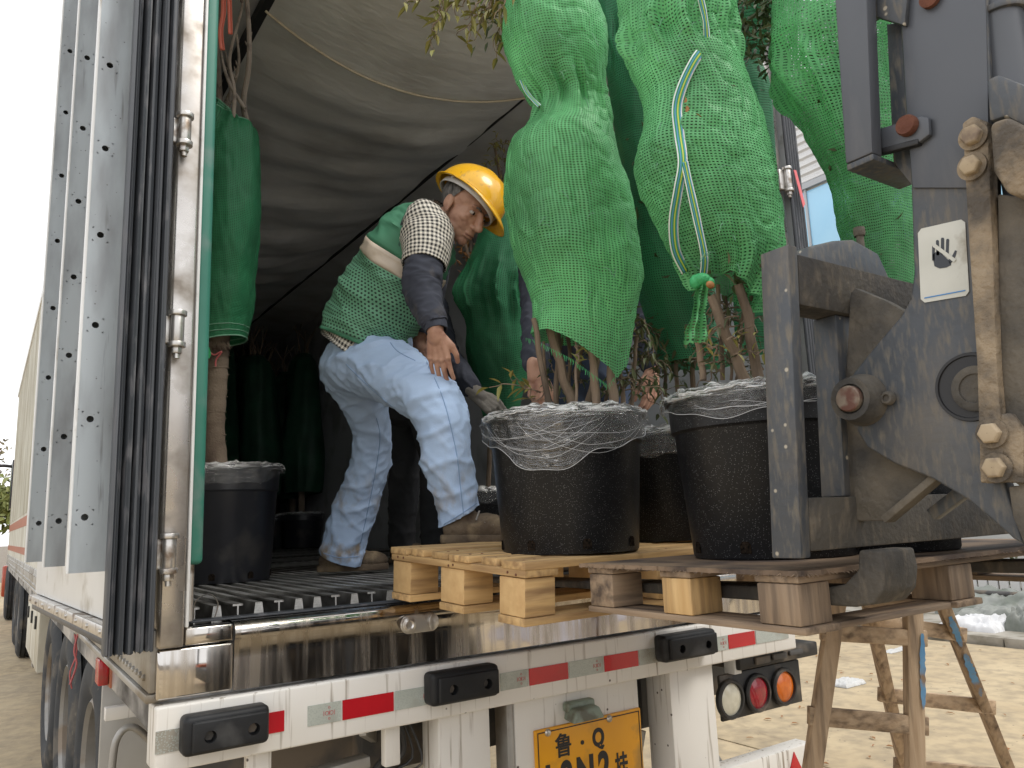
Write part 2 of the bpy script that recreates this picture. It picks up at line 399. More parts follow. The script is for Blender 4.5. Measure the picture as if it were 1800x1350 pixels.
def blob(mb, voxel, smooth=3, keep=None, org=(0, 0, 0)):
    """one continuous skin around overlapping rounded shapes"""
    me = D.meshes.new('skin'); o = V(*org); me.from_pydata([tuple(V(*q)-o) for q in mb.v], [], mb.f)
    ob = D.objects.new('skin', me); COL.objects.link(ob)
    md = ob.modifiers.new('r', 'REMESH'); md.mode = 'VOXEL'; md.voxel_size = voxel; md.use_smooth_shade = True
    if smooth:
        ms = ob.modifiers.new('s', 'SMOOTH'); ms.iterations = smooth; ms.factor = .5
    bpy.context.view_layer.update()
    r = D.meshes.new_from_object(ob.evaluated_get(bpy.context.evaluated_depsgraph_get()))
    D.objects.remove(ob); D.meshes.remove(me); r.shade_smooth(); return r
def bool_cut(ob, mb):
    me = D.meshes.new('cut'); me.from_pydata([tuple(q) for q in V(*mb.v)-org_of(ob)], [], mb.f); b = bmesh.new(); b.from_mesh(me); bmesh.ops.recalc_face_normals(b, faces=b.faces); b.to_mesh(me); b.free()
    c = D.objects.new('cut', me); COL.objects.link(c)
    md = ob.modifiers.new('c', 'BOOLEAN'); md.operation = 'DIFFERENCE'; md.object = c; md.solver = 'EXACT'
    bpy.context.view_layer.update()
    r = D.meshes.new_from_object(ob.evaluated_get(bpy.context.evaluated_depsgraph_get())); ob.modifiers.clear(); ob.data = r
    D.objects.remove(c); D.meshes.remove(me); r.shade_smooth(); r.set_sharp_from_angle(angle=R(35))
def verts(me):
    a = np.zeros(len(me.vertices)*3); me.vertices.foreach_get('co', a); return a.reshape(-1, 3)
def normals(me):
    a = np.zeros(len(me.vertices)*3); me.vertices.foreach_get('normal', a); return a.reshape(-1, 3)
def setverts(me, a): me.vertices.foreach_set('co', a.ravel()); me.update()
def smoothpath(pts, n):
    """Catmull-Rom through rows of any width"""
    p = np.asarray(pts, float); k = len(p); ts = np.linspace(0, k-1, n); o = []
    for t in ts:
        i = min(int(t), k-2); f = t-i
        a, b, c, d = p[max(i-1, 0)], p[i], p[i+1], p[min(i+2, k-1)]
        o.append(.5*((2*b)+(-a+c)*f+(2*a-5*b+4*c-d)*f*f+(-a+3*b-3*c+d)*f**3))
    return np.array(o)

# ------------------------------------------------------------------ palette
M = {}
M['concrete'] = mat('concrete', (.41, .32, .20), (.49, .395, .255), vs=1.3, rough=.85, dirt=(.29, .235, .16), ds=9, damt=.34, dsoft=.34, d2=((.20, .155, .10), 3.2, (1, .5, 1), .10, .10), bump=.006, bs=14, jit=.05, spk=((.12, .11, .09), 22, .16, .15))
M['soil'] = mat('soil', (.16, .13, .10), (.22, .19, .15), vs=3, rough=.95, bump=.02, bs=9)
M['pave'] = mat('paving', (.30, .28, .24), (.38, .35, .30), vs=2, rough=.9, dirt=(.18, .16, .12), ds=3, damt=.4, bump=.006, bs=20)
M['steel'] = mat('mirror_steel', (.60, .575, .55), (.52, .49, .46), vs=2, rough=.06, rough2=.34, metal=1.0, dirt=(.40, .36, .31), ds=5.5, dst=(7, 7, .40), damt=.43, dsoft=.22, wav=(.020, 1.7, (1.2, 1, 2.2)))
M['steel_post'] = mat('scratched_steel', (.47, .445, .42), (.60, .575, .55), vs=6, rough=.26, rough2=.55, metal=.9, dirt=(.25, .22, .19), ds=9, damt=.40, dsoft=.2, wav=(.004, 5, (1, 1, .3)))
M['hinge'] = mat('hinge_steel', (.50, .48, .455), (.60, .58, .55), vs=14, rough=.32, rough2=.55, metal=.8, dirt=(.22, .17, .13), ds=20, damt=.32)
M['galv'] = mat('galvanised', (.335, .372, .40), (.41, .445, .47), vs=3, st=(1, 1, .4), rough=.5, rough2=.65, metal=.25, dirt=(.24, .255, .27), ds=6, dst=(2, 2, .5), damt=.40, dsoft=.22, d2=((.13, .13, .13), 9, (5, 5, .35), .12, .10), spk=((.16, .16, .16), 90, .2, .10))
M['white'] = mat('white_paint', (.74, .72, .685), (.68, .655, .61), vs=3, rough=.42, dirt=(.26, .215, .165), ds=7, dst=(8, 8, .40), damt=.20, dsoft=.12, d2=((.22, .10, .045), 13, (1, 1, 1), -.06, .06), spk=((.07, .05, .04), 34, .16, .13))
M['white_edge'] = mat('white_trim', (.70, .71, .71), (.63, .64, .64), vs=5, rough=.4, dirt=(.45, .44, .41), ds=9, damt=.2)
M['wall_out'] = mat('trailer_side', (.66, .65, .58), (.58, .57, .50), vs=2, rough=.45, dirt=(.40, .36, .27), ds=2, dst=(1, 3, .5), damt=.42, dsoft=.2)
M['wall_in'] = mat('inner_wall', (.50, .515, .54), (.44, .455, .475), vs=2, rough=.6, dirt=(.31, .315, .32), ds=3, damt=.35)
M['orange'] = mat('orange_stripe', (.40, .13, .065), (.33, .11, .06), vs=6, rough=.5)
M['rubber'] = mat('seal_rubber', (.030, .033, .040), (.045, .05, .058), vs=4, st=(1, 1, .2), rough=.42, rough2=.62, dirt=(.11, .11, .12), ds=12, dst=(3, 3, .8), damt=.25)
M['buffer'] = mat('buffer_rubber', (.010, .0105, .012), (.018, .019, .021), vs=8, rough=.5, rough2=.8, dirt=(.055, .055, .055), ds=7, damt=.25, bump=.0015, bs=30, spec=.3)
M['tyre'] = mat('tyre_rubber', (.020, .0225, .026), (.034, .037, .041), vs=8, rough=.8, dirt=(.10, .088, .072), ds=6, damt=.30, d2=((.16, .14, .11), 30, (1, 1, 1), .08, .1))
M['rim'] = mat('rim_steel', (.20, .195, .185), (.28, .27, .255), vs=8, rough=.5, metal=.5, dirt=(.2, .16, .12), ds=6, damt=.4)
M['alu'] = mat('floor_aluminium', (.40, .395, .39), (.52, .515, .51), vs=7, st=(1, .3, 1), rough=.4, rough2=.7, metal=.6, dirt=(.07, .065, .06), ds=6, dst=(1, .5, 1), damt=.48, dsoft=.2)
M['alu_end'] = mat('cut_aluminium', (.66, .66, .65), (.42, .42, .41), vs=60, st=(1, 1, 3), rough=.4, metal=.5, dirt=(.12, .11, .10), ds=30, damt=.38)
M['green_strip'] = mat('green_plastic', (.03, .165, .12), (.045, .20, .15), vs=4, rough=.45, dirt=(.10, .2, .17), ds=9, damt=.25)
M['curtain'] = mat('curtain_cloth', (.66, .68, .70), (.72, .74, .76), vs=2.5, rough=.7, dirt=(.50, .50, .50), ds=2.4, damt=.36, dsoft=.22, bump=.006, bs=9, bst=(1, 2.5, 1))
M['cord'] = mat('pale_cord', (.62, .56, .44), (.5, .45, .35), vs=20, rough=.8)
M['strap_dark'] = mat('dark_strap', (.02, .022, .026), rough=.7)
M['red_tape'] = mat('red_reflector', (.52, .012, .02), (.42, .01, .018), vs=8, rough=.25, dirt=(.25, .05, .04), ds=9, damt=.22, coat=.3)
M['grey_tape'] = mat('silver_reflector', (.47, .50, .46), (.41, .44, .40), vs=10, rough=.35, dirt=(.28, .26, .22), ds=7, damt=.3, spk=((.36, .39, .36), 260, .5, .9))
M['red_ink'] = mat('red_ink', (.45, .10, .10), rough=.5)
M['plate'] = mat('plate_yellow', (.78, .36, .012), (.70, .31, .012), vs=4, rough=.38, dirt=(.42, .22, .04), ds=8, damt=.26)
M['ink'] = mat('black_ink', (.016, .016, .018), rough=.5); M['hole'] = mat('dark_hole', (.004, .004, .004), (.03, .022, .016), vs=160, rough=1.0, spec=0.0)
M['lamp_green'] = mat('lamp_housing', (.20, .25, .20), (.25, .30, .25), vs=10, rough=.45, dirt=(.12, .12, .09), ds=14, damt=.3)
M['under'] = mat('under_steel', (.05, .05, .05), (.09, .085, .08), vs=6, rough=.7, dirt=(.16, .13, .10), ds=5, damt=.35)
M['grey_paint'] = mat('grey_paint', (.34, .33, .31), (.42, .41, .385), vs=4, rough=.4, metal=.3, dirt=(.2, .17, .13), ds=4, damt=.35)
M['blackplast'] = mat('black_plastic', (.016, .016, .017), (.03, .03, .03), vs=10, rough=.5, dirt=(.12, .10, .08), ds=8, damt=.3)
M['pot'] = mat('pot_plastic', (.0055, .006, .0075), (.010, .0105, .012), vs=5, rough=.34, rough2=.5, spk=((.36, .37, .38), 340, .20, .62, 4.0), spec=.32, d2=((.024, .022, .020), 7, (1, 1, .4), .16, .2))
M['pot_dirty'] = mat('pot_plastic_muddy', (.012, .013, .018), (.02, .021, .026), vs=5, rough=.35, dirt=(.06, .055, .05), ds=5, damt=.3)
M['film'] = film_mat('stretch_film'); M['crease'] = mat('film_crease', (.55, .56, .57), rough=.15, spec=.9)
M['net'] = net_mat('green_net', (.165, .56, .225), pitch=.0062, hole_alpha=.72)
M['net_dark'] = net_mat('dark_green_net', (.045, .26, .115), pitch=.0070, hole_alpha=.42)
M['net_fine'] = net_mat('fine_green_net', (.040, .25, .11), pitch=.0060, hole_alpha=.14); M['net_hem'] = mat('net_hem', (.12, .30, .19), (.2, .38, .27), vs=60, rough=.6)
M['net_deep'] = net_mat('old_dark_net', (.018, .085, .045), pitch=.0082, hole_alpha=.3)  # same netting, colour darkened to paint in the shade deep in the trailer
M['tape'] = pattern_mat('selvedge', 'tape', (0, 0, 0), (0, 0, 0), 1.0, 1.0)
M['bark'] = mat('bark', (.15, .105, .070), (.24, .18, .13), vs=10, st=(1, 1, .25), rough=.85, dirt=(.07, .05, .035), ds=20, dst=(1, 1, .3), damt=.35, bump=.004, bs=50, bst=(1, 1, .25), jit=.2)
M['bark_grey'] = mat('grey_bark', (.19, .155, .125), (.27, .23, .19), vs=10, st=(1, 1, .3), rough=.85, dirt=(.08, .06, .05), ds=20, damt=.3, bump=.003, bs=40, jit=.15)
M['burlap'] = mat('burlap', (.165, .125, .09), (.22, .17, .125), vs=5, rough=.95, dirt=(.11, .075, .055), ds=6, damt=.35, bump=.003, bs=130)
M['leaf_y'] = mat('yellow_green_leaf', (.20, .22, .045), (.30, .26, .07), vs=8, rough=.5, jit=.25)
M['leaf_d'] = mat('dark_leaf', (.045, .075, .022), (.10, .10, .04), vs=9, rough=.5, jit=.25)
M['leaf_o'] = mat('brown_leaf', (.27, .10, .03), (.33, .17, .05), vs=9, rough=.6, jit=.25)
M['soil_pot'] = mat('potting_soil', (.05, .035, .025), (.09, .065, .045), vs=20, rough=.95, bump=.01, bs=40)
for _i, _a in enumerate('xyz'):
    M['pine_'+_a] = wood('fresh_pine_'+_a, (.50, .315, .135), (.62, .42, .20), _i, dark=(.27, .16, .075), damt=.36)
    M['old_'+_a] = wood('weathered_wood_'+_a, (.25, .175, .115), (.34, .25, .17), _i, dark=(.085, .06, .045), damt=.40, jit=.2)
    M['ladder_'+_a] = wood('ladder_wood_'+_a, (.41, .285, .175), (.52, .385, .255), _i, dark=(.12, .08, .05), damt=.3)
M['pine_end'] = mat('pine_end_grain', (.52, .33, .15), (.62, .42, .2), vs=30, rough=.8, bump=.002, bs=60, jit=.15)
M['ply'] = mat('ply', (.15, .10, .065), (.23, .16, .105), vs=8, st=(1, .4, 1), rough=.8, dirt=(.07, .05, .04), ds=6, damt=.42, bump=.003, bs=40)
M['lift'] = mat('forklift_steel', (.052, .059, .071), (.072, .079, .090), vs=6, rough=.45, rough2=.8, dirt=(.175, .155, .125), ds=105, dst=(1, 1, .26), damt=.24, dsoft=.26, d2=((.15, .127, .098), 6, (1, 1, .6), .22, .26), spk=((.42, .38, .31), 46, .20, .14), bump=.0012, bs=60)
M['lift_clean'] = mat('forklift_mast', (.068, .075, .090), (.084, .091, .106), vs=3, rough=.36, rough2=.55, dirt=(.12, .125, .14), ds=6, dst=(2, 2, .5), damt=.25, spk=((.62, .58, .48), 24, .15, .22))
M['lift_dust'] = mat('dusty_steel', (.105, .092, .074), (.155, .133, .104), vs=10, rough=.85, dirt=(.05, .048, .046), ds=9, damt=.42, dsoft=.2, bump=.005, bs=60)
M['lift_mud'] = mat('muddy_steel', (.25, .195, .135), (.33, .26, .18), vs=14, rough=.95, dirt=(.10, .085, .07), ds=14, damt=.42, dsoft=.16, bump=.008, bs=70)
M['bolt'] = mat('dusty_bolt', (.36, .28, .18), (.44, .35, .24), vs=20, rough=.8, dirt=(.2, .15, .11), ds=25, damt=.3)
M['rust'] = mat('rust', (.10, .035, .022), (.16, .06, .035), vs=30, rough=.9, bump=.003, bs=90)
M['lift_grime'] = mat('grimy_steel', (.060, .054, .047), (.088, .078, .064), vs=9, rough=.8, dirt=(.15, .125, .095), ds=60, dst=(1, 1, .4), damt=.27, dsoft=.2, d2=((.035, .034, .034), 6, (1, 1, 1), .36, .2), bump=.003, bs=90)
M['pin'] = mat('worn_pin', (.20, .155, .12), (.28, .235, .19), vs=40, rough=.6, metal=.3, dirt=(.13, .06, .045), ds=30, damt=.36)
M['sticker'] = mat('sticker', (.60, .60, .55), (.52, .52, .47), vs=12, rough=.45, dirt=(.34, .31, .25), ds=20, damt=.3)
M['blue_ink'] = mat('blue_ink', (.06, .22, .50), rough=.5)
M['blue_paint'] = mat('blue_paint', (.09, .27, .50), (.16, .34, .55), vs=18, rough=.6, dirt=(.30, .2, .12), ds=14, damt=.4)
M['orange_paint'] = mat('lift_body_paint', (.45, .09, .02), (.40, .08, .02), rough=.4)
M['corr'] = mat('corrugated_sheet', (.60, .60, .60), (.68, .68, .67), vs=1, rough=.45, metal=.2)
M['window'] = mat('window_glass', (.30, .58, .80), (.36, .64, .84), vs=.6, rough=.08, spec=.8)  # reflection of blue sky put into the pane colour
M['frame_w'] = mat('window_frame', (.40, .42, .44), rough=.5)
M['brick'] = mat('pale_brick', (.42, .27, .19), (.5, .34, .25), vs=2, rough=.85, jit=.12)
M['tarp'] = mat('tarpaulin', (.235, .245, .225), (.295, .305, .28), vs=2, rough=.6, dirt=(.15, .165, .14), ds=3, damt=.35)
M['white_sheet'] = mat('white_plastic_sheet', (.46, .46, .455), (.54, .54, .53), vs=4, rough=.5)
M['sack'] = mat('white_sack', (.60, .60, .61), (.68, .68, .69), vs=5, rough=.6)
M['quilt'] = mat('quilted_blanket', (.68, .66, .70), (.58, .56, .62), vs=6, rough=.6)
M['cab'] = mat('cab_paint', (.50, .07, .025), (.4, .06, .02), vs=3, rough=.35, coat=.4)
M['glass_dark'] = mat('dark_glass', (.02, .03, .04), rough=.08)
M['wall_b'] = mat('far_wall', (.50, .50, .47), (.42, .42, .40), vs=1, rough=.8)

# ------------------------------------------------------------------ setting
solid('ground', MB().bb(-150, 150, -150, 250, -.30, -.022), M['soil'], 'bare ground round the concrete yard', None, kind='structure')
yard = root('yard_paving', 'sandy concrete yard of large cast slabs with dark joints', 'paving'); yard['kind'] = 'structure'
del yard['category']
sx0, sy0, sw = 2.4-5*4.5, 3.9-4*4.5, 4.5
slab = MB().bb(-sw/2+.008, sw/2-.008, -sw/2+.008, sw/2-.008, -.16, 0).mesh('concrete_slab', bevel=.006)
for i in range(9):
    for j in range(10):
        cx, cy = sx0+(i+.5)*sw, sy0+(j+.5)*sw
        if cx > 8.6 and cy < 40: continue
        put('concrete_slab', slab, M['concrete'], yard, loc=(cx, cy, -random.random()*.004))

def build_wall_right():
    b = root('workshop_building', 'pale corrugated workshop with blue upstairs windows standing beyond the yard', 'building', (14.0, 12, 0))
    n = 620; y0, y1 = -14.0, 42.0
    # corrugated cladding: long ridges running along the wall
    rows = []; zz = []
    z = 9.0
    while z < 11.4:
        zz += [(14.0, z), (13.95, z+.04), (13.95, z+.10), (14.0, z+.14)]; z += .20
    rows = [[(x, y0, z), (x, y1, z)] for x, z in zz]
    part('upper_cladding', MB().grid(rows, 2, len(rows)), M['corr'], b)
    zz = []; z = 4.2
    while z < 6.7:
        zz += [(14.0, z), (13.95, z+.04), (13.95, z+.10), (14.0, z+.14)]; z += .20
    part('lower_cladding', MB().grid([[(x, y0, z), (x, y1, z)] for x, z in zz], 2, len(zz)), M['corr'], b)
    part('wall', MB().bb(14.02, 24, y0, y1, 0, 11.3), M['wall_b'], b)
    part('roof_edge', MB().bb(13.85, 24.2, y0-.2, y1+.2, 11.38, 11.55), M['frame_w'], b)
    part('lintel', MB().bb(13.92, 14.02, y0, y1, 8.86, 9.0), M['frame_w'], b)
    part('window_sill', MB().bb(13.86, 14.02, y0, y1, 6.72, 6.9), M['white_edge'], b)
    pane = MB().bb(-.01, .01, -.62, .62, -.93, .93).mesh('window_pane', bevel=.004)
    y = y0+.7
    while y < y1-.5:
        put('window_pane', pane, M['window'], b, loc=(14.0-14.0, y-12, 7.88)); y += 1.31
    bar = MB().bb(-.04, .03, -.03, .03, -.98, .98).mesh('mullion', bevel=.006)
    y = y0+.045
    while y < y1:
        put('mullion', bar, M['frame_w'], b, loc=(0, y-12, 7.88)); y += 1.31
    br = MB().bb(-.03, .03, -.58, .58, -.14, .14).mesh('cladding_panel', bevel=.01)
    for k in range(13):
        for q in range(18):
            put('cladding_panel', br, M['brick'], b, loc=(-.03, -2+q*1.2+(k % 2)*.6, .2+k*.30))
    return b
build_wall_right()

# ------------------------------------------------------------------ the trailer
T = root('semi_trailer', 'white refrigerated semi-trailer with open rear doors, wrapped trees loaded inside', 'trailer', (0, 0, 0))
SILL_T, SILL_B, FLR = 1.215, 1.056, 1.245
LEN = 13.3
part('floor_bed', MB().bb(-1.255, 1.255, .02, LEN, .96, 1.203), M['alu'], T)
part('side_wall', MB().bb(-1.275, -1.205, .06, LEN, 1.20, 3.86), M['wall_out'], T)
part('side_wall', MB().bb(1.205, 1.275, .06, LEN, 1.20, 3.86), M['wall_in'], T)
part('roof', MB().bb(-1.275, 1.275, .02, LEN, 3.80, 3.88), M['wall_in'], T)
part('front_wall', MB().bb(-1.2, 1.2, LEN-.1, LEN-.002, 1.2, 3.8), M['wall_in'], T)
part('door_header', MB().bb(-1.275, 1.275, -.02, .058, 3.70, 3.88), M['steel_post'], T, bevel=.006)
# side details on the left
for z, h in ((1.62, .05), (1.32, .035)):
    part('side_stripe', MB().bb(-1.279, -1.2752, 1.0, LEN, z-h, z+h), M['orange'], T)
rb = MB()
for k in range(86):
    y = .3+k*.15; rb.bb(-1.283, -1.2752, y, y+.035, 1.70, 3.80)
part('side_corrugation', rb, M['wall_out'], T, kind='stuff')
part('roof_rail', MB().bb(-1.295, -1.262, 0.06, LEN, 3.80, 3.90), M['white_edge'], T, bevel=.006)
part('side_rail', MB().bb(-1.284, -1.250, .0, LEN, 1.072, 1.21), M['grey_paint'], T, bevel=.004)
part('rail_lip', MB().bb(-1.290, -1.24, .002, LEN, 1.050, 1.070), M['grey_paint'], T, bevel=.004)
rv = MB()
for k in range(210):
    y = .06+k*.052+.06*(k//9)
    if y > 12: break
    for z in (1.10, 1.165):
        rv.lathe((-1.284, y, z), (-1, 0, 0), [(.0085, 0), (.007, .005), (.001, .008)], n=7, cap1=True)
part('rivet_rows', rv, M['grey_paint'], T, kind='stuff')
# floor ribs: alternating T bars and box bars
L0 = .115
tb = MB().bb(-.013, .013, 0, LEN-L0-.3, .036, .041); tb.bb(-.002, .002, 0, LEN-L0-.3, 0, .036)
tb = tb.mesh('floor_rib', smooth=False)
bxb = MB(); bxb.prism([(-.014, 0, 0), (.014, 0, 0), (.009, 0, .041), (-.009, 0, .041)], (0, LEN-L0-.3, 0)); bxb = bxb.mesh('floor_rib', smooth=False)
for me in (tb, bxb):
    me.materials.append(M['alu']); me.materials.append(M['alu_end'])
    for p in me.polygons:
        if abs(p.normal.y) > .8: p.material_index = 1
x = -1.165; k = 0
pat = [0, 1, 0, 1, 0, 1, 1, 0, 1, 0, 1, 1]
while x < 1.18:
    put('floor_rib', tb if pat[k % 12] == 0 else bxb, None, T, loc=(x, L0+random.uniform(-.006, .006), 1.2035)); x += .0535; k += 1
# sill: mirror steel with rolled top edge, seams and corner cover
sl = MB()
prof = [(-.018, SILL_B), (-.018, 1.13), (-.018, 1.172), (-.024, 1.176), (-.026, 1.19), (-.022, 1.203), (-.010, 1.211), (.02, 1.214), (.11, 1.2145), (.11, SILL_B)]
for (a, b) in ((-1.10, 1.262),):
    nx = 60; rows = [[(a+(b-a)*i/nx, y, z) for i in range(nx+1)] for y, z in prof]
    sl.grid(rows, nx+1, len(rows))
part('sill_panel', sl, M['steel'], T, ang=60)
part('corner_panel', MB().bb(-1.272, -1.103, -.023, .03, SILL_B+.002, 1.168), M['steel'], T, bevel=.006, seg=3)
part('corner_panel', MB().bb(-1.215, -1.103, -.021, .05, 1.171, 1.212), M['steel'], T, bevel=.006, seg=3)
part('sill_rubber', MB().bb(-1.20, 1.20, .035, .075, 1.2155, 1.221), M['rubber'], T, bevel=.002)
# rear frame posts
part('frame_post', MB().bb(-1.274, -1.217, -.032, .058, 1.171, 3.70), M['steel_post'], T, bevel=.007, seg=3)
part('post_lip', MB().bb(-1.2165, -1.209, -.036, .058, 1.214, 3.70), M['white_edge'], T, bevel=.003)
part('frame_post', MB().bb(1.155, 1.226, -.032, .058, 1.216, 3.70), M['steel_post'], T, bevel=.007, seg=3)
part('corner_guard', MB().bb(-1.2085, -1.172, .005, .05, 1.355, 3.70), M['green_strip'], T, bevel=.012, seg=4)
part('guard_rod', MB().cyl((-1.195, .03, 1.222), (-1.195, .03, 1.36), .008), M['hinge'], T)
part('tie_wire', MB().tube(smoothpath([(-1.17, .10, 1.22), (-1.165, .11, 1.26), (-1.13, .12, 1.275), (-1.11, .11, 1.25), (-1.125, .09, 1.21)], 20), .0015, 6), M['under'], T)
# hinges
def hinge(z0, z1, side=-1):
    X = -1.262 if side < 0 else 1.225
    h = part('hinge', MB().bb(X-.045, X-.008, -.052, -.033, z0+.015, z1-.012), M['hinge'], T, bevel=.004)
    part('hinge_barrel', MB().cyl((X, -.06, z0+.018), (X, -.06, z1-.012), .0155, n=24), M['hinge'], h, bevel=.002)
    part('pin_cap', MB().cyl((X, -.06, z1-.012), (X, -.06, z1), .021, n=24), M['hinge'], h, bevel=.0012)
    part('pin_collar', MB().cyl((X, -.06, z0+.006), (X, -.06, z0+.018), .020, n=24), M['hinge'], h, bevel=.0012)
    part('pin_nut', MB().cyl((X, -.06, z0-.010), (X, -.06, z0+.006), .0125, n=6), M['hinge'], h, bevel=.001)
    part('pin_end', MB().cyl((X, -.06, z0-.022), (X, -.06, z0-.010), .007), M['hinge'], h)
for z0, z1 in ((1.335, 1.432), (1.868, 1.964), (2.390, 2.484), (2.92, 3.02)): hinge(z0, z1, -1)
for z0, z1 in ((2.80, 2.92), (2.30, 2.42), (1.8, 1.92)): hinge(z0, z1, 1)
# latch keeper on the sill
kq = at(735, 1087, 1, -.02); kq[2] -= .012
kp = MB(); kp.lathe((kq[0], -.018, kq[2]), (0, -1, 0), [(.001, .004), (.03, .004), (.034, 0)], n=24)
pts = []
for j in range(28):
    a = 2*PI*j/28; pts.append((kq[0]+(.034 if math.cos(a) > 0 else -.034)+.025*math.cos(a), -.0265, kq[2]+.025*math.sin(a)))
latch = part('latch_plate', MB().prism(pts, (0, -.006, 0)), M['hinge'], T, bevel=.002)
part('latch_disc', MB().lathe((kq[0]-.036, -.033, kq[2]), (0, -1, 0), [(.020, 0), (.020, .006), (.012, .010), (.008, .006), (.001, .006)], n=24), M['hinge'], latch)
part('latch_disc', MB().prism([(kq[0]+.036+.012*a, -.033, kq[2]+.022*b) for a, b in ((1, .4), (.4, 1), (-.4, 1), (-1, .4), (-1, -.4), (-.4, -1), (.4, -1), (1, -.4))], (0, -.007, 0)), M['hinge'], latch, bevel=.002)

# bumper beam with buffers, tape, lamps and plate
BZ0, BZ1, BY = .905, 1.046, -.035
part('bumper_beam', MB().bb(-1.272, 1.0, BY, .07, BZ0, BZ1), M['white'], T, bevel=.006, seg=3)
part('beam_end', MB().bb(1.002, 1.255, BY+.03, .06, .985, 1.036), M['old_x'], T, bevel=.004)
def buffer(u0, v0, u1, v1):
    a = at(u0, v0, 1, BY-.06); b = at(u1, v1, 1, BY-.06)
    cx, cz = (a[0]+b[0])/2, (a[2]+b[2])/2; w = abs(a[0]-b[0])
    z0, z1 = cz-.043, cz+.043
    mb = MB().bb(cx-w/2, cx+w/2, BY-.058, BY-.002, z0, z1)
    o = part('rubber_buffer', mb, M['buffer'], T, bevel=.014, seg=4)
    fr = MB().bb(cx-w/2+.018, cx+w/2-.008, BY-.068, BY-.056, z0+.008, z1-.012)
    f = part('buffer_face', fr, M['buffer'], o, bevel=.005, seg=3)
    for s in (-.25, .25):
        xx = cx+s*w+.008
        ct = MB().cyl((xx, BY-.09, cz-.004), (xx, BY-.045, cz-.004), .0135, n=28)
        for ob in (o, f): bool_cut(ob, ct)
        part('bolt_head', MB().lathe((xx, BY-.0452, cz-.004), (0, -1, 0), [(.0115, 0), (.011, .004), (.0005, .0042)], n=6), M['under'], o)
buffer(322, 1310, 476, 1262)
buffer(760, 1214, 880, 1196)
buffer(1170, 1140, 1262, 1130)
def tape(x0, x1, red, zc=.972, h=.024):
    n = max(2, int((x1-x0)/.02)); 
    mb = MB().bb(x0, x1, BY-.0025, BY-.0003, zc-h, zc+h)
    return part('reflective_tape', mb, M['red_tape'] if red else M['grey_tape'], T, label='red reflective tape' if red else 'silver reflective tape')
def xat(u, v=1210): return float(at(u, v, 1, BY)[0])
def tline(u): return 1295-.1775*(u-300)
segs = [(272, 322, 0), (468, 500, 1), (540, 600, 0), (601, 692, 1), (693, 762, 0), (878, 928, 0), (929, 998, 1), (999, 1060, 0), (1061, 1121, 1), (1122, 1172, 0), (1256, 1278, 0), (1279, 1326, 1), (1327, 1384, 0)]
for a, b, rd in segs:
    tape(xat(a, tline(a))+.001, xat(b, tline(b))-.001, rd)
for u in (578, 752, 915, 1048, 1160, 1270):
    xx = xat(u, tline(u)); mk = MB()
    for dx in (-.006, .006): mk.lathe((xx+dx, BY-.0026, .972), (0, -1, 0), [(.0052, 0), (.0052, .0006), (.0040, .0006), (.0040, 0)], n=14)
    for dx in (-.014, 0, .014): mk.bb(xx+dx-.0006, xx+dx+.0006, BY-.0032, BY-.0026, .966, .978)
    for dz in (-.013, .013): mk.lathe((xx, BY-.0026, .972+dz), (0, -1, 0), [(.003, 0), (.003, .0006), (.002, .0006), (.002, 0)], n=12)
    part('tape_print', mk, M['red_ink'], T)
# under the bumper
def panel(x0, x1, z0, z1, y0, y1, name='support_post', m='white', bev=.005): return part(name, MB().bb(x0, x1, y0, y1, z0, z1), M[m], T, bevel=bev)
panel(-.540, -.372, .30, BZ0-.001, .0, .10); panel(.352, .566, .30, BZ0-.001, .0, .12)
panel(-.272, .224, .30, BZ0-.001, .02, .06, 'plate_panel'); panel(-.300, -.275, .3, .90, .021, .09, 'plate_panel_edge', 'grey_paint')
panel(-.700, -.655, .80, BZ0-.001, .0, .03, 'bracket_tab'); panel(-1.06, -1.0, .74, BZ0-.001, .0, .03, 'bracket_tab')
panel(-.365, -.305, .45, .88, .16, .24, 'wood_prop', 'old_z', .003)
panel(.23, .36, .70, BZ0-.02, .15, .7, 'storage_box', 'blackplast')
part('strut', MB().cyl((.31, .12, .70), (.20, .14, .30), .022), M['grey_paint'], T)
part('strut', MB().cyl((.57, .16, .72), (.80, .2, .44), .022), M['grey_paint'], T)
ur = part('underride_guard', MB().bb(-1.0, 1.19, .08, .16, .37, .51), M['white'], T, bevel=.006)
for a, b in ((.60, .84), (.12, .3)):
    part('reflective_tape', MB().bb(a, b, .0765, .0797, .415, .465), M['red_tape'], ur)
tq = at(1397, 1345, 1, .08); tri = [(tq[0]-.055, .0797, tq[2]-.05), (tq[0]+.055, .0797, tq[2]-.05), (tq[0], .0797, tq[2]+.05)]
part('warning_triangle', MB().prism(tri, (0, -.004, 0)), M['red_tape'], ur, bevel=.001)
part('chassis_beam', MB().bb(-.62, -.50, .35, LEN-1.2, .62, .95), M['under'], T, bevel=.01)
part('chassis_beam', MB().bb(.50, .62, .35, LEN-1.2, .62, .95), M['under'], T, bevel=.01)
cm = MB().beam((-1.02, .12, .775), (-.70, .12, .795), .05, .03); part('cross_member', cm, M['grey_paint'], T, bevel=.004)
part('cross_member', MB().bb(-1.15, 1.15, .42, .50, .66, .90), M['under'], T, bevel=.006)
part('angle_bar', MB().beam((-.72, .1, .90), (-.44, .6, .72), .02, .07), M['grey_paint'], T, bevel=.003)
part('air_tank', MB().cyl((-.9, .75, .72), (-.2, .75, .72), .13, n=28), M['under'], T, bevel=.02)
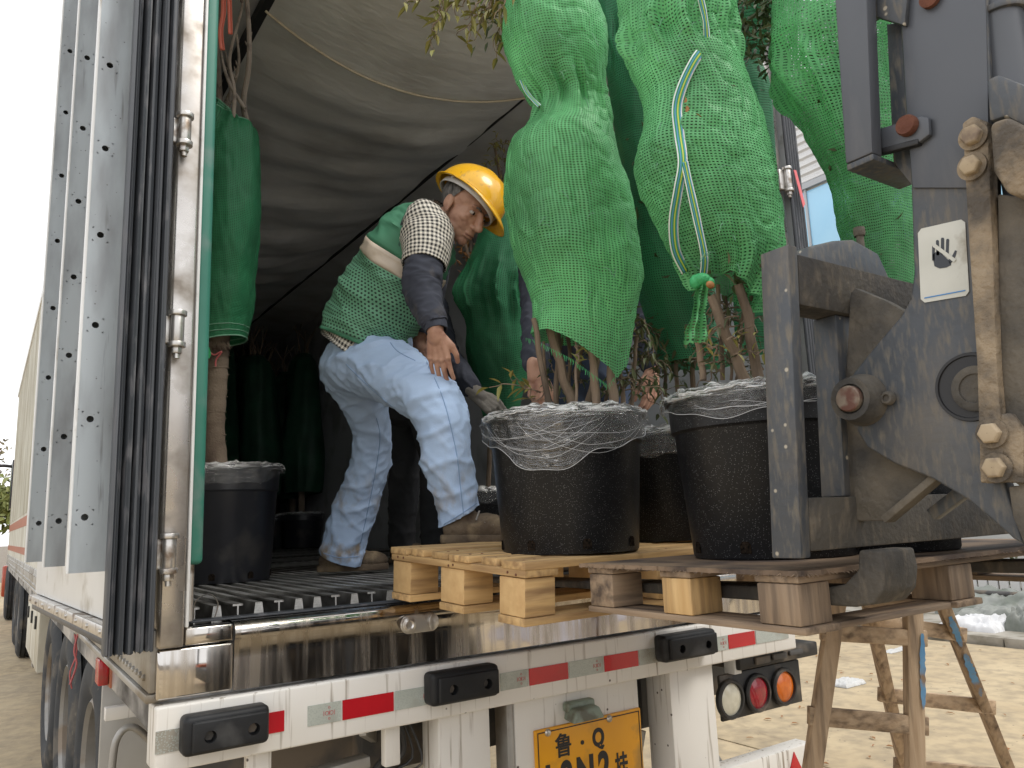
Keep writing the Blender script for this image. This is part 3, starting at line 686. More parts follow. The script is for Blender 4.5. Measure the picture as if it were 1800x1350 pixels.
for q in range(4):
    p = smoothpath([(-.655+.02*q, .06+.02*q, .92), (-.64+.03*q, .08, .83-.02*q), (-.70+.02*q, .10, .74), (-.60+.05*q, .12, .62), (-.58+.03*q, .1, .5)], 20)
    part('air_hose', MB().tube(p, .010 if q < 2 else .004, 8), M['blackplast'], T)
# lamp cluster
la = at(1255, 1190, 1, .02); 
LX0, LX1 = .675, 1.145
lampz0, lampz1 = .672, .825
lp = part('tail_lamp_board', MB().bb(LX0, LX1, .07, .085, lampz0, lampz1+.01), M['blackplast'], T, bevel=.006)
part('lamp_bracket', MB().bb(LX0+.06, LX1+.06, .02, .16, .85, .902), M['blackplast'], T, bevel=.006)
for k in range(3): part('bracket_slat', MB().bb(LX0+.14+k*.10, LX0+.22+k*.10, .008, .02, .862+.004*k, .888), M['under'], T, bevel=.003)
part('lamp_stem', MB().bb(LX0+.05, LX0+.09, .04, .09, .835, .905), M['white_edge'], T, bevel=.003)
LENS = [mat('clear_lens', (.62, .60, .50), (.52, .50, .40), vs=40, rough=.15, coat=.6), mat('red_lens', (.32, .008, .022), (.22, .006, .016), vs=40, rough=.15, coat=.6), mat('amber_lens', (.62, .14, .008), (.5, .10, .006), vs=40, rough=.15, coat=.6)]
for k, (u, v) in enumerate(((1283, 1232), (1330, 1212), (1376, 1198))):
    q = at(u, v, 1, .065); c = (q[0], .07, .748)
    part('lamp_rim', MB().lathe(c, (0, -1, 0), [(.071, 0), (.071, .014), (.066, .02), (.058, .02), (.056, .008)], n=36), M['blackplast'], lp)
    ln = part('lamp_lens', MB().lathe((c[0], .072, c[2]), (0, -1, 0), [(.0565, .004), (.0565, .012), (.045, .017), (.02, .020), (.0005, .021)], n=36), LENS[k], lp, label=['clear round lamp', 'red round lamp', 'amber round lamp'][k])
    cell = MB()
    for r in range(7):
        a = 2*PI*r/6; rr = 0 if r == 6 else .032
        cell.lathe((c[0]+rr*math.cos(a), .0555+.003*(r != 6), c[2]+rr*math.sin(a)), (0, -1, 0), [(.015, 0), (.013, .003), (.0005, .0045)], n=6)
    part('lens_cell', cell, LENS[k], lp)
# number plate
pa = at(923, 1283, 1, .015)
PX0, PX1, PZ1 = -.2095, .2185, .806
PZ0 = PZ1-.22
plate = part('number_plate', MB().bb(PX0, PX1, .008, .0195, PZ0, PZ1), M['plate'], T, bevel=.004)
bord = MB()
for (a, b, c_, d_) in ((PX0+.008, PX1-.008, PZ1-.011, PZ1-.008), (PX0+.008, PX1-.008, PZ0+.008, PZ0+.011), (PX0+.008, PX0+.011, PZ0+.011, PZ1-.011), (PX1-.011, PX1-.008, PZ0+.011, PZ1-.011)):
    bord.bb(a, b, .0068, .0079, c_, d_)
part('plate_border', bord, M['ink'], plate)
def text(s, x, z, size, sx=1.0, bold=.0, name='plate_letter'):
    cu = D.curves.new('lettering', 'FONT'); cu.body = s; cu.size = size; cu.align_x = 'CENTER'; cu.extrude = .0008; cu.offset = bold
    o = D.objects.new('lettering', cu); COL.objects.link(o); bpy.context.view_layer.update()
    me = D.meshes.new_from_object(o.evaluated_get(bpy.context.evaluated_depsgraph_get())); D.objects.remove(o)
    a = verts(me); b = np.column_stack([a[:, 0]*sx+x, .0071-a[:, 2], a[:, 1]+z]); setverts(me, b); me.materials.clear(); return me
for s, u, v, size, sx, bo in (('鲁', 990, 1297, .072, .92, .0012), ('·', 1023, 1293, .06, 1, .003), ('Q', 1051, 1284, .072, .8, .003)):
    q = at(u, v, 1, .0075); put('plate_letter', text(s, q[0], PZ1-.084, size, sx, bo), M['ink'], plate)
for s, u, size, sx, bo in (('J', 962, .128, .72, .005), ('8', 994, .128, .72, .005), ('N', 1028, .128, .72, .005), ('2', 1061, .128, .72, .005), ('挂', 1092, .088, .62, .002)):
    q = at(u, 1330, 1, .0075); put('plate_letter', text(s, q[0], PZ1-.195, size, sx, bo), M['ink'], plate)
for u, v in ((963, 1285), (1071, 1259)):
    q = at(u, v, 1, .006); part('plate_bolt', MB().lathe((q[0], .0079, PZ1-.012), (0, -1, 0), [(.011, 0), (.011, .003), (.007, .008), (.0005, .009)], n=18), M['hinge'], plate)
lh = at(1022, 1248, 1, -.01)
pl = part('plate_lamp', MB().bb(lh[0]-.055, lh[0]+.055, -.015, .018, lh[2]-.002, lh[2]+.028), M['lamp_green'], T, bevel=.009, seg=3)
part('lamp_hood', MB().prism([(lh[0]-.062, -.05, lh[2]-.026), (lh[0]+.062, -.05, lh[2]-.026), (lh[0]+.045, -.045, lh[2]+.010), (lh[0]-.045, -.045, lh[2]+.010)], (0, .055, .006)), M['lamp_green'], pl, bevel=.006, seg=3)

# wheels on the left side
def wheel(name_root, cy, x0, x1, z=.5, r=.5):
    w = put('wheel', MB().lathe((x1, cy, z), (-1, 0, 0), [(r-.21, .03), (r-.17, 0), (r-.06, .0), (r-.02, .018), (r, .04)] + sum([[(r, .05+k*.045), (r, .079+k*.045), (r-.014, .082+k*.045), (r-.014, .092+k*.045)] for k in range(6)], []) + [(r, .325), (r-.02, .345), (r-.06, .362), (r-.12, .368), (r-.17, .36), (r-.21, .335)], n=72).mesh('wheel', ang=28, org=org_of(name_root)), M['tyre'], name_root)
    part('rim', MB().lathe((x1, cy, z), (-1, 0, 0), [(r-.20, .34), (r-.215, .352), (r-.23, .335), (r-.24, .22), (r-.33, .20), (r-.36, .26), (r-.42, .27), (.001, .275)], n=48), M['rim'], w)
    nt_ = MB()
    for k in range(10):
        a = 2*PI*k/10; nt_.cyl((x1-.20, cy+.15*math.cos(a), z+.15*math.sin(a)), (x1-.235, cy+.15*math.cos(a), z+.15*math.sin(a)), .014, n=6)
    part('wheel_nuts', nt_, M['hinge'], w)
for cy in (1.62, 2.72, 3.82): wheel(T, cy, -1.25, -.87)
part('axle', MB().cyl((-.9, 1.62, .5), (.9, 1.62, .5), .07), M['under'], T)
part('mudguard', MB().prism([(-1.262, .98, .25), (-.55, .98, .25), (-.55, .98, .99), (-1.262, .98, .99)], (0, .02, 0)), M['grey_paint'], T, bevel=.003)
part('guard_side', MB().prism([(-1.252, .97, .955), (-1.252, .97, 1.048), (-1.252, .12, 1.048), (-1.252, .48, .985)], (.012, 0, 0)), M['grey_paint'], T, bevel=.002)
part('guard_arm', MB().bb(-1.262, -.70, .88, .915, .852, .892), M['white'], T, bevel=.003)
gp = smoothpath([(-1.238, .86, .40), (-1.238, .86, .72), (-1.222, .86, .81), (-1.18, .86, .825), (-1.12, .86, .765), (-1.05, .86, .70), (-.95, .86, .62)], 36)
part('guard_pipe', MB().tube(gp, .0115, 12), M['grey_paint'], T)
mk = part('marker_lamp', MB().bb(-1.292, -1.262, .84, .93, .968, 1.046), M['red_tape'], T, bevel=.004)
part('marker_lamp_body', MB().bb(-1.261, -1.235, .82, .95, .960, 1.048), M['orange'], mk, bevel=.004)
part('hanging_threads', MB().tube(smoothpath([(-1.29, 1.55, 1.06), (-1.30, 1.54, 1.0), (-1.29, 1.53, .95), (-1.31, 1.52, .88)], 12), .004, 6).tube(smoothpath([(-1.30, 1.56, 1.06), (-1.29, 1.55, .99), (-1.31, 1.54, .92), (-1.30, 1.55, .86)], 12), .003, 6), M['red_ink'], T)
bx = part('tool_box', MB().bb(-1.22, -.7, 5.2, 7.0, .42, .96), M['wall_out'], T, bevel=.01)
for y in (5.5, 6.1, 6.7): part('box_latch', MB().bb(-1.235, -1.218, y, y+.06, .72, .82), M['blackplast'], bx, bevel=.003)
part('landing_leg', MB().bb(-1.1, -.98, 8.1, 8.25, .08, .95), M['grey_paint'], T, bevel=.006)

# left rear door, folded back along the side
DP, DN = V(-1.39, -.06, 0), nrm(V(-1., -.06, 0)); DS = nrm(V(-.06, 1, 0))
def dpt(s, z, out=0.0): return DP+DS*s+DN*out+V(0, 0, z)
def dbox(mb, s0, s1, z0, z1, o0, o1):
    return mb.prism([dpt(s0, z0, o0), dpt(s1, z0, o0), dpt(s1, z1, o0), dpt(s0, z1, o0)], DN*(o1-o0))
DW, DZ0, DZ1 = 1.46, 1.235, 3.80
door = part('rear_door', dbox(MB(), 0.012, DW, DZ0, DZ1, -.098, -.028), M['white_edge'], T, bevel=.006, label='left rear door folded back along the side')
part('edge_trim', dbox(MB(), 0.0, .040, DZ0-.005, DZ1, -.027, -.012), M['white_edge'], door, bevel=.003)
part('edge_trim', dbox(MB(), 0.0, DW, DZ0-.03, DZ0-.002, -.06, -.008), M['hinge'], door, bevel=.003)
part('bottom_seal', dbox(MB(), 0.0, DW, DZ0-.055, DZ0-.032, -.075, -.02), M['rubber'], door, bevel=.006)
rv = MB()
for k in range(16): rv.lathe(dpt(.012, DZ0+.10+k*.16, -.012), DN, [(.006, 0), (.005, .004), (.0005, .005)], n=8)
for k in range(9): rv.lathe(dpt(.08+k*.165, DZ0-.016, -.008), DN, [(.006, 0), (.005, .004), (.0005, .005)], n=8)
part('door_rivets', rv, M['hinge'], door, kind='stuff')
# four hollow rubber ribs down the hinge edge
for k in range(5):
    o0 = -.100+k*.0205
    pts = []
    for j in range(13):
        a = PI*j/12; pts.append(dpt(-.012-.022*math.sin(a)+.006*random.random(), DZ0-.055-.006*random.random(), o0+.0098+.0094*math.cos(a)))
    pts.append(dpt(.008, DZ0-.055, o0+.0004)); pts.append(dpt(.008, DZ0-.055, o0+.0192))
    pts = pts[:13]+[pts[13], pts[14]]
    part('seal_rib', MB().prism(pts, (0, 0, DZ1-DZ0)), M['rubber'], door, ang=40)
# three galvanised channels standing proud of the door, round holes along their sides
def channel(s0, z0, hz, w=.064, dep=.045, hr=.0078, ho=.036):
    mb = MB(); n = 20; z = z0; z1 = 3.79; h = .018
    P = lambda o, zz, ds=0.0: dpt(s0+ds, zz, o)
    def quad(a, b, c, d): mb.add([P(a, b), P(c, b), P(c, d), P(a, d)], [(0, 1, 2, 3)])
    for q in sorted(hz):
        if not z0+.03 < q < z1-.03: continue
        quad(-.027, z, w, q-h); quad(-.027, q-h, ho-h, q+h); quad(ho+h, q-h, w, q+h); vs = []
        for k in range(n):
            a = 2*PI*k/n; ca, sa = math.cos(a), math.sin(a); sc = h/max(abs(ca), abs(sa))
            vs += [P(ho+sc*ca, q+sc*sa), P(ho+hr*ca, q+hr*sa), P(ho+hr*ca, q+hr*sa, .003)]
        mb.add(vs, [f for k in range(n) for f in ((3*k, 3*((k+1) % n), 3*((k+1) % n)+1, 3*k+1), (3*k+1, 3*((k+1) % n)+1, 3*((k+1) % n)+2, 3*k+2))])
        z = q+h
    quad(-.027, z, w, z1)
    o = part('duct_channel', mb, M['galv'], door, ang=20)
    part('channel_face', dbox(MB(), s0+.0005, s0+dep, z0, z1, w-.004, w), M['white_edge'], o, bevel=.001)  # white colour stands in for sky shine on the galvanised face
    part('channel_back', dbox(MB(), s0+dep-.003, s0+dep, z0, z1, -.027, w-.0045), M['galv'], o)
    part('channel_lip', MB().cyl(dpt(s0+.0012, z0, w+.0005), dpt(s0+.0012, z1, w+.0005), .0028, n=8), M['white_edge'], o)  # edge coloured white as if catching the sky
for Y_, (hu, hv), pitch_, zb in ((.02, (195, 116), .2265, 1.352), (.42, (153, 102), .228, 1.357), (.84, (122, 90), .231, 1.362)):
    hq = at(hu, hv, 1, Y_); s_ = (Y_+.06)/DS[1]
    channel(s_, zb, [hq[2]+pitch_*k for k in range(-12, 8)])
# right rear door, folded back on the far side
rd = part('rear_door', MB().bb(1.278, 1.312, -.03, 1.3, 1.235, 3.8), M['white_edge'], T, bevel=.006, label='right rear door folded back on the far side')
for k in range(5):
    part('seal_rib', MB().cyl((1.240+k*.0172, -.058, 1.2), (1.240+k*.0172, -.058, 3.8), .0084, n=12), M['rubber'], rd)
part('door_ribbon', MB().prism([(1.235, -.085, 2.90), (1.25, -.087, 2.90), (1.285, -.089, 2.75), (1.27, -.088, 2.73)], (0, -.002, 0)), mat('pink_ribbon', (.72, .16, .18), rough=.5), rd)

# inside: roof bars, strap and the sagging curtain
part('roof_bar', MB().bb(-.80, -.765, .1, LEN-.2, 3.58, 3.63), M['strap_dark'], T)
part('roof_strap', MB().tube([(.555, .1, 3.59), (.575, 3, 3.585), (.58, LEN-.2, 3.59)], .012, 8), M['strap_dark'], T)
cur = MB(); nu, nv = 60, 170; rows = []
for i in range(nv):
    y = .1+8.5*(i/(nv-1))**1.25; row = []
    for j in range(nu):
        s = j/(nu-1); x = -.78+1.355*s
        sag = 4*s*(1-s); k = min(1, max(0, (y-.86)/.5))
        base = .05+.045*min(1, y/.86) + k*(.02+.05*math.sin(y*2.1+.4))
        f = .011*math.sin(y*11+2.3*math.sin(s*4)+1.2*math.sin(y*1.7))+.006*math.sin(y*23+3*s)+.035*mnoise.noise(Vector((x*1.2, y*2.2, 3)))+.012*abs(mnoise.noise(Vector((x*3, y*7+x*2, 8))))
        row.append((x, y-.05+.11*sag, 3.585-sag*base+f*((.25+sag)*k if y > .86 else .15*sag)))
    rows.append(row)
cu_o = part('roof_curtain', cur.grid(rows, nu, nv), M['curtain'], T, ang=60)
i0 = int((.86/8.5)**(1/1.25)*(nv-1))+1
part('curtain_cord', MB().tube([V(*q)+V(0, 0, -.008) for q in rows[i0]], .0055, 8), M['cord'], cu_o)
part('ceiling_lining', MB().bb(-1.2, 1.2, .1, LEN-.2, 3.66, 3.69), M['curtain'], T)

# ------------------------------------------------------------------ pallets
def pine(ax, old): return M[('old_' if old else 'pine_')+ax]
PLZ = 1.198                      # underside of the fresh pallet at its near edge
def fresh_pallet():
    X0, Y0, Wd, Dp, t = -.622, -.566, 1.0, .585, .018
    bh = .086
    r = root('pallet', 'fresh yellow pine pallet half on the trailer floor under the worker and front pot', 'pallet', (X0, Y0, PLZ))
    def bd(name, x0, x1, y0, y1, z0, z1, ax, m=None, bev=.0022):
        dz = random.uniform(-.0008, .0008)
        return part(name, MB().bb(X0+x0, X0+x1, Y0+y0, Y0+y1, PLZ+z0+dz, PLZ+z1+dz), m or pine(ax, False), r, bevel=bev)
    ys = [(0, .10), (.235, .345), (.485, .585)]
    xs = [(0, .095), (.44, .56), (.905, 1.0)]
    for a, b in ys: bd('base_board', 0, Wd, a+random.uniform(0, .006), b, 0, t, 'x')
    for a, b in ys:
        for c, d in xs:
            o = bd('block', c+.002, d-.003, a+.004, b-.003, t+.001, t+bh, 'x', bev=.003)
            me = o.data; me.materials.append(M['pine_end'])
            for p in me.polygons:
                if abs(p.normal.x) > .9: p.material_index = 1
    for c, d in xs: bd('stringer_board', c-.002, d+.002, -.002, Dp+.001, t+bh+.001, 2*t+bh, 'y')
    dk = [(-.004, .082, .0), (.105, .175, .012), (.205, .29, -.004), (.315, .39, .008), (.42, .485, .004), (.50, .588, 0)]
    for a, b, o in dk: bd('deck_board', o-.004, Wd+.004-abs(o), a, b, 2*t+bh+.001, 3*t+bh+random.uniform(-.001, .003), 'x')
    # the far end is raised a little where it meets the floor ribs
    r.rotation_euler = (R(3.2), 0, R(4.6))
    return r
pf = fresh_pallet()
nl_ = MB()
for y_ in (.04, .14, .25, .35, .455, .545):
    for x_ in (.03, .065, .48, .52, .93, .97): nl_.lathe((-.622+x_, -.566+y_+random.uniform(-.01, .01), PLZ+.1395), (0, 0, 1), [(.0035, 0), (.0035, .0012), (.0005, .0015)], n=8)
for y_ in (.03, .06, .28, .30, .52, .55): nl_.lathe((-.6245, -.566+y_, PLZ+.113+random.uniform(-.003, .003)), (-1, 0, 0), [(.003, 0), (.003, .001), (.0005, .0013)], n=8)
part('nails', nl_, M['rust'], pf, kind='stuff')
def old_pallet():
    X0, Y0, Z0, Wd, Dp = -.520, -1.200, 1.230, 1.15, .535
    r = root('pallet', 'weathered brown pallet with a frayed plywood top held on the forks', 'pallet', (X0, Y0, Z0))
    def bd(name, x0, x1, y0, y1, z0, z1, ax, m=None, bev=.0022, lab=None):
        return part(name, MB().bb(X0+x0, X0+x1, Y0+y0, Y0+y1, Z0+z0, Z0+z1), m or pine(ax, True), r, bevel=bev, label=lab)
    xs = [(0, .085), (.47, .56), (1.06, 1.15)]; ys = [(0, .082), (.235, .31), (.455, .53)]
    t, bh = .012, .068
    for a, b in xs: bd('base_board', a, b+.01, -.008, Dp+.004, 0, t, 'y')
    bd('base_board', .10, .464, .0, .07, 0, t-.001, 'x')
    for i, (a, b) in enumerate(ys):
        for k, (c, d) in enumerate(xs):
            fresh = (i == 1 and k == 0)
            bd('block', c, d, a, b, t+.001, t+bh, 'z' if i == 0 else 'x', m=M['pine_z'] if fresh else None, bev=.003, lab='fresh pale pine block' if fresh else None)
    for a, b in ys: bd('stringer_board', .0, Wd, a-.002, b+.004, t+bh+.001, t+bh+.013, 'x')
    n = 46; top = []; bot = []; 
    e = [(-.012+.010*random.random(), -.016+(Dp+.03)*i/n) for i in range(n+1)]
    e2 = [(-.012+(Wd+.02)*i/n, -.020+.009*random.random()) for i in range(1, n)]
    poly = [(x, y) for x, y in e[::-1]] + e2 + [(Wd+.01, -.016), (Wd+.01, Dp+.014)]
    zb = Z0+t+bh+.0135
    part('plywood_sheet', MB().prism([(X0+x, Y0+y, zb) for x, y in poly], (0, 0, .008)), M['ply'], r, smooth=False)
    fr = MB()
    for i in range(110):
        y = -.01+(Dp+.02)*random.random(); l = random.uniform(.002, .009)
        fr.tube([(X0-.005, Y0+y, zb+.004*random.random()), (X0-.008-l*.5, Y0+y+random.uniform(-.006, .006), zb-l*random.uniform(.1, .7))], [.0008, .0003], 4)
        x = -.01+.9*random.random()
        fr.tube([(X0+x, Y0-.012, zb+.004), (X0+x+random.uniform(-.006, .006), Y0-.018-l*.4, zb-l*random.uniform(.1, .6))], [.0008, .0003], 4)
    part('ply_splinters', fr, M['old_x'], r, kind='stuff')
    return r
old_pallet()

# ------------------------------------------------------------------ wrapped potted trees
def film_cover(parent, c, r, zrim, seed, drop=.05, drop_front=.05, inner=.35, amp=.012, strands=0):
    rs = np.random.default_rng(seed); nu, nv = 120, 26; rows = []; uvs = []
    ph = rs.uniform(0, 6.28, 8)
    for i in range(nv):
        t = i/(nv-1); row = []
        for j in range(nu):
            a = 2*PI*j/nu
            fr = max(0, math.cos(a-math.atan2(CAM[1]-c[1], CAM[0]-c[0])))
            dr = drop*(1+.5*math.sin(2*a+ph[0])+.3*math.sin(5*a+ph[1])+.15*math.sin(11*a+ph[4]))+drop_front*fr**1.5
            n1 = mnoise.noise(Vector((math.cos(a)*7+seed, math.sin(a)*7, t*9))); n2 = mnoise.noise(Vector((math.cos(a)*24, math.sin(a)*24+seed, t*26)))
            if t < .42:
                q = t/.42; rr = r*(inner+(1.02-inner)*q); z = zrim+.014-.004*q+amp*(n1*1.2+n2*.6)*(.4+.6*q)
            elif t < .56:
                q = (t-.42)/.14; rr = r*1.02+.012*math.sin(q*PI/2)+.006*n2; z = zrim+.010-.022*q*q+.006*n1+.004*n2
            else:
                q = (t-.56)/.44; rr = r*1.02+.013-.006*q+.008*n1+.005*n2; z = zrim-.012-max(.012, dr)*q
            row.append((c[0]+rr*math.cos(a), c[1]+rr*math.sin(a), z)); qa = (a-math.atan2(CAM[1]-c[1], CAM[0]-c[0])+PI) % (2*PI)-PI; uvs.append((a*.35+.05*t, t*.5+(.10*min(1.6, qa*qa)*(t-.56)/.44 if t > .56 else 0)))
        rows.append(row)
    o = part('stretch_film', MB().grid(rows, nu, nv, wrapu=True), M['film'], parent, ang=80)
    setuv(o.data, uvs)
    if strands:
        mbs = MB(); af = math.atan2(CAM[1]-c[1], CAM[0]-c[0]); dfr = drop+drop_front
        for k in range(strands):
            a0 = af+rs.uniform(-1.5, -.2); a1 = a0+rs.uniform(.5, 2.0); sg = rs.uniform(.15, 1.0)*dfr; za = rs.uniform(.006, .03); pts = []
            for q in np.linspace(0, 1, 18):
                a = a0+(a1-a0)*q; lim = drop+drop_front*max(0, math.cos(a-af))**1.5
                zz = min(za+sg*4*q*(1-q)*.9, lim*.97)
                pts.append((c[0]+(r*1.02+.0125)*math.cos(a), c[1]+(r*1.02+.0125)*math.sin(a), zrim-.012-zz+.0015*math.sin(q*17+k)))
            mbs.tube(pts, [.0002+.00025*math.sin(PI*q) for q in np.linspace(0, 1, 18)], 5)
        lim_pts = []
        for q in np.linspace(-1.35, 1.35, 50):
            a = af+q; n1 = mnoise.noise(Vector((math.cos(a)*7+seed, math.sin(a)*7, 9)))
            dr = drop*(1+.5*math.sin(2*a+ph[0])+.3*math.sin(5*a+ph[1])+.15*math.sin(11*a+ph[4]))+drop_front*max(0, math.cos(q))**1.5
            rr = r*1.02+.0085+.008*n1; lim_pts.append((c[0]+rr*math.cos(a), c[1]+rr*math.sin(a), zrim-.012-max(.012, dr)))
        mbs.tube(lim_pts, .0006, 6)
        part('film_creases', mbs, M['crease'], parent, kind='stuff')
    return o
def pot(parent, c, rt, rb, h, m, holes=True):
    """tapered nursery pot: rolled rim, band under the rim, feet and drain holes"""
    x, y, z = c
    pr = [(.001, .012), (rb*.94, .010), (rb*.985, 0), (rb, .006), (rb+(rt-rb)*.76, h*.765), (rb+(rt-rb)*.765+.001, h*.772), (rt*.985+.004, h*.785), (rt+.003, h*.965), (rt+.010, h*.972), (rt+.0125, h*.985), (rt+.010, h), (rt, h), (rt-.004, h*.985), (rt-.010, h*.8), (rt-.012, h*.78)]
    o = part('pot', MB().lathe((x, y, z), (0, 0, 1), pr, n=72), m, parent, ang=40)
    part('potting_soil', MB().lathe((x, y, z), (0, 0, 1), [(rt-.012, h*.86), (rt*.5, h*.875), (.001, h*.885)], n=40), M['soil_pot'], parent)
    if holes:
        for k in range(8):
            a = 2*PI*k/8+.35; d = V(math.cos(a), math.sin(a), 0); t = V(-d[1], d[0], 0); p0 = V(x, y, z)+d*(rb+.001)
            pts = [p0+t*(-.011)+V(0, 0, .012), p0+t*.011+V(0, 0, .012), p0+t*.011+V(0, 0, .030), p0+t*.006+V(0, 0, .036), p0-t*.006+V(0, 0, .036), p0-t*.011+V(0, 0, .030)]
            part('drain_hole', MB().prism(pts, d*.0022), M['hole'], o)
    return o
def stem_mb(mb, p, q, r0, r1, wob, k=7, n=8):
    p = V(*p); q = V(*q); L = np.linalg.norm(q-p); pts = [p]
    for i in range(1, k): pts.append(p+(q-p)*i/k+rng.normal(0, wob*L, 3))
    pts.append(q); pts = smoothpath(pts, k*3); return mb.tube(pts, np.linspace(r0, r1, len(pts)), n), pts
def leaf(mb, p, d, L, w, up=None, fold=.25):
    d = nrm(d); s = np.cross(d, V(0, 0, 1) if up is None else up)
    s = nrm(s) if np.linalg.norm(s) > 1e-3 else V(1, 0, 0); nn = np.cross(s, d); p = V(*p)
    m1 = p+d*L*.30; m2 = p+d*L*.65-nn*L*.04; tip = p+d*L-nn*L*.12
    mb.add([p, m1+s*w*.5+nn*w*fold, m1, m1-s*w*.5+nn*w*fold, m2+s*w*.38+nn*w*fold, m2, m2-s*w*.38+nn*w*fold, tip],
           [(0, 1, 2), (0, 2, 3), (1, 4, 5, 2), (2, 5, 6, 3), (4, 7, 5), (5, 7, 6)])
def sprig(mbs, mbl, p, d, L, nl, ll, sag=.3):
    """a thin shoot with leaves in pairs"""
    p = V(*p); d = nrm(d); pts = []
    for i in range(7):
        t = i/6; pts.append(p+d*L*t+V(0, 0, -sag*L*t*t)+rng.normal(0, .006, 3)*(i > 0))
    pts = smoothpath(pts, 14); mbs.tube(pts, np.linspace(.0022, .0009, 14), 5)
    for k in range(nl):
        i = 2+int((12-1)*k/max(1, nl-1)); i = min(i, 13); a = rng.uniform(0, 6.28)
        t = nrm(pts[min(i+1, 13)]-pts[i-1]); x, y, _ = frame(t)
        for s in (0, PI) if k < nl-1 else (0,):
            dd = t*rng.uniform(.35, .9)+(x*math.cos(a+s)+y*math.sin(a+s))*.8+V(0, 0, rng.uniform(-.5, .1))
            leaf(mbl, pts[i], dd, ll*rng.uniform(.7, 1.25), ll*rng.uniform(.24, .36))
def leaf_cloud(mb, c, rad, n, ll, down=.3):
    c = V(*c)
    for _ in range(n):
        p = c+rng.normal(0, .42, 3)*V(*rad); d = rng.normal(0, 1, 3)+V(0, 0, -down)
        leaf(mb, p, d, ll*rng.uniform(.6, 1.3), ll*rng.uniform(.22, .36), up=nrm(rng.normal(0, 1, 3)))
def net_wrap(parent, sil, dep, m, nr=110, nu=120, seed=0, waists=(), hem=None, squash=.92, name='net_wrap', fold=.016, depth_end=None, top_hem=None):
    """a net sleeve measured from its outline in the photograph (rows: v, left u, right u), round in depth"""
    sil = np.array(sil, float); k = np.linspace(0, 1, nr); sm = smoothpath(sil, nr)
    rs = np.random.default_rng(seed); ph = rs.uniform(0, 6.28, 12); rows = []; uvs = []; vacc = 0; last = None
    hz = nrm(V(CF[0], CF[1], 0)); 
    for i in range(nr):
        v, xl, xr = sm[i]; d = dep if depth_end is None else dep+(depth_end-dep)*k[i]
        row = []; c0 = cp((xl+xr)/2, v, d); rad = pd((xr-xl)/2, d)
        if last is not None: vacc += np.linalg.norm(c0-last)
        last = c0
        wn = sum(math.exp(-((v-w)/s)**2) for w, s in waists)
        for j in range(nu):
            a = 2*PI*j/nu
            dv = 0
            if hem is not None and i > nr*.55:
                dv = hem(math.cos(a), math.sin(a))*((i-nr*.55)/(nr*.45))**2
            if top_hem is not None and i < nr*.3: dv = top_hem(math.cos(a), math.sin(a))*(1-i/(nr*.3))**2
            f = 1+fold*(math.sin(3*a+ph[0]+v*.011)+.7*math.sin(5*a+ph[1]-v*.017))
            f += (.012+.085*min(1, wn)**1.3)*(math.sin(9*a+ph[2]+v*.01+2*mnoise.noise(Vector((a,v*.01,seed))))+.8*math.sin(14*a+ph[3]-v*.013)+.5*math.sin(23*a+ph[5]))*min(1, .25+wn)
            pn = Vector((math.cos(a)*1.6+seed*3.1, math.sin(a)*1.6, v*.012))
            f += .05*mnoise.noise(pn)+.022*mnoise.noise(pn*3.1)
            rn = mnoise.noise(Vector((math.cos(a)*2.2+v*.006, math.sin(a)*2.2+seed, v*.035)))
            f -= .04*max(0, .14-abs(rn))/.14*(.35+.65*min(1, wn)); r3 = mnoise.noise(Vector((math.cos(a)*3.4-v*.010, math.sin(a)*3.4+seed*2, v*.016))); f -= .024*max(0, .16-abs(r3))/.16
            r4 = mnoise.noise(Vector((math.cos(a)*2.0+v*.003, math.sin(a)*2.0+seed*4, v*.0045))); f += .022*max(0, .10-abs(r4))/.10
            f += .006*mnoise.noise(Vector((math.cos(a)*11, math.sin(a)*11+seed, v*.09)))
            y = math.sin(a)
            P = c0+CR*rad*math.cos(a)*f+hz*rad*y*squash*f-CU*pd(dv, d)
            row.append(P); uvs.append((a*.135*1.0, vacc+pd(dv, d)*.6))
        rows.append(row)
    o = part(name, MB().grid([r+[r[0]] for r in rows], nu+1, nr), m, parent, ang=80)
    uv2 = []
    for i in range(nr):
        for j in range(nu+1):
            uv2.append((2*PI*j/nu*.125, uvs[i*nu+(j % nu)][1]))
    setuv(o.data, uv2)
    return o, rows, sm
def surf(u, v, sm, dep, lift=.004):
    """point on the front of a net sleeve seen at pixel (u, v)"""
    i = int(np.argmin(abs(sm[:, 0]-v))); xl, xr = sm[i, 1], sm[i, 2]; c = (xl+xr)/2; r = (xr-xl)/2
    t = max(-.98, min(.98, (u-c)/r)); return cp(u, v, dep-pd(r, dep)*.95*math.sqrt(1-t*t)-lift)
def ribbon(parent, pts, w, name='seam_tape', m=None, tw=.0):
    pts = smoothpath(pts, 60); mb = MB(); uvs = []; rows = []
    for i in range(len(pts)):
        t = nrm(pts[min(i+1, 59)]-pts[max(0, i-1)]); s = nrm(np.cross(t, CF)); a = tw*math.sin(i*.21); s = s*math.cos(a)+CF*math.sin(a)
        rows.append([pts[i]+s*w*(q-.5)-CF*.002*math.cos((q-.5)*3) for q in (0, .2, .4, .6, .8, 1.0)])
        uvs += [(q*.999, i*.01) for q in (0, .2, .4, .6, .8, 1.0)]
    o = part(name, mb.grid(rows, 6, 60), m or M['tape'], parent, ang=80); setuv(o.data, uvs)
    md = o.modifiers.new('t', 'SOLIDIFY'); md.thickness = .0012
    return o
PTOP = 1.3405
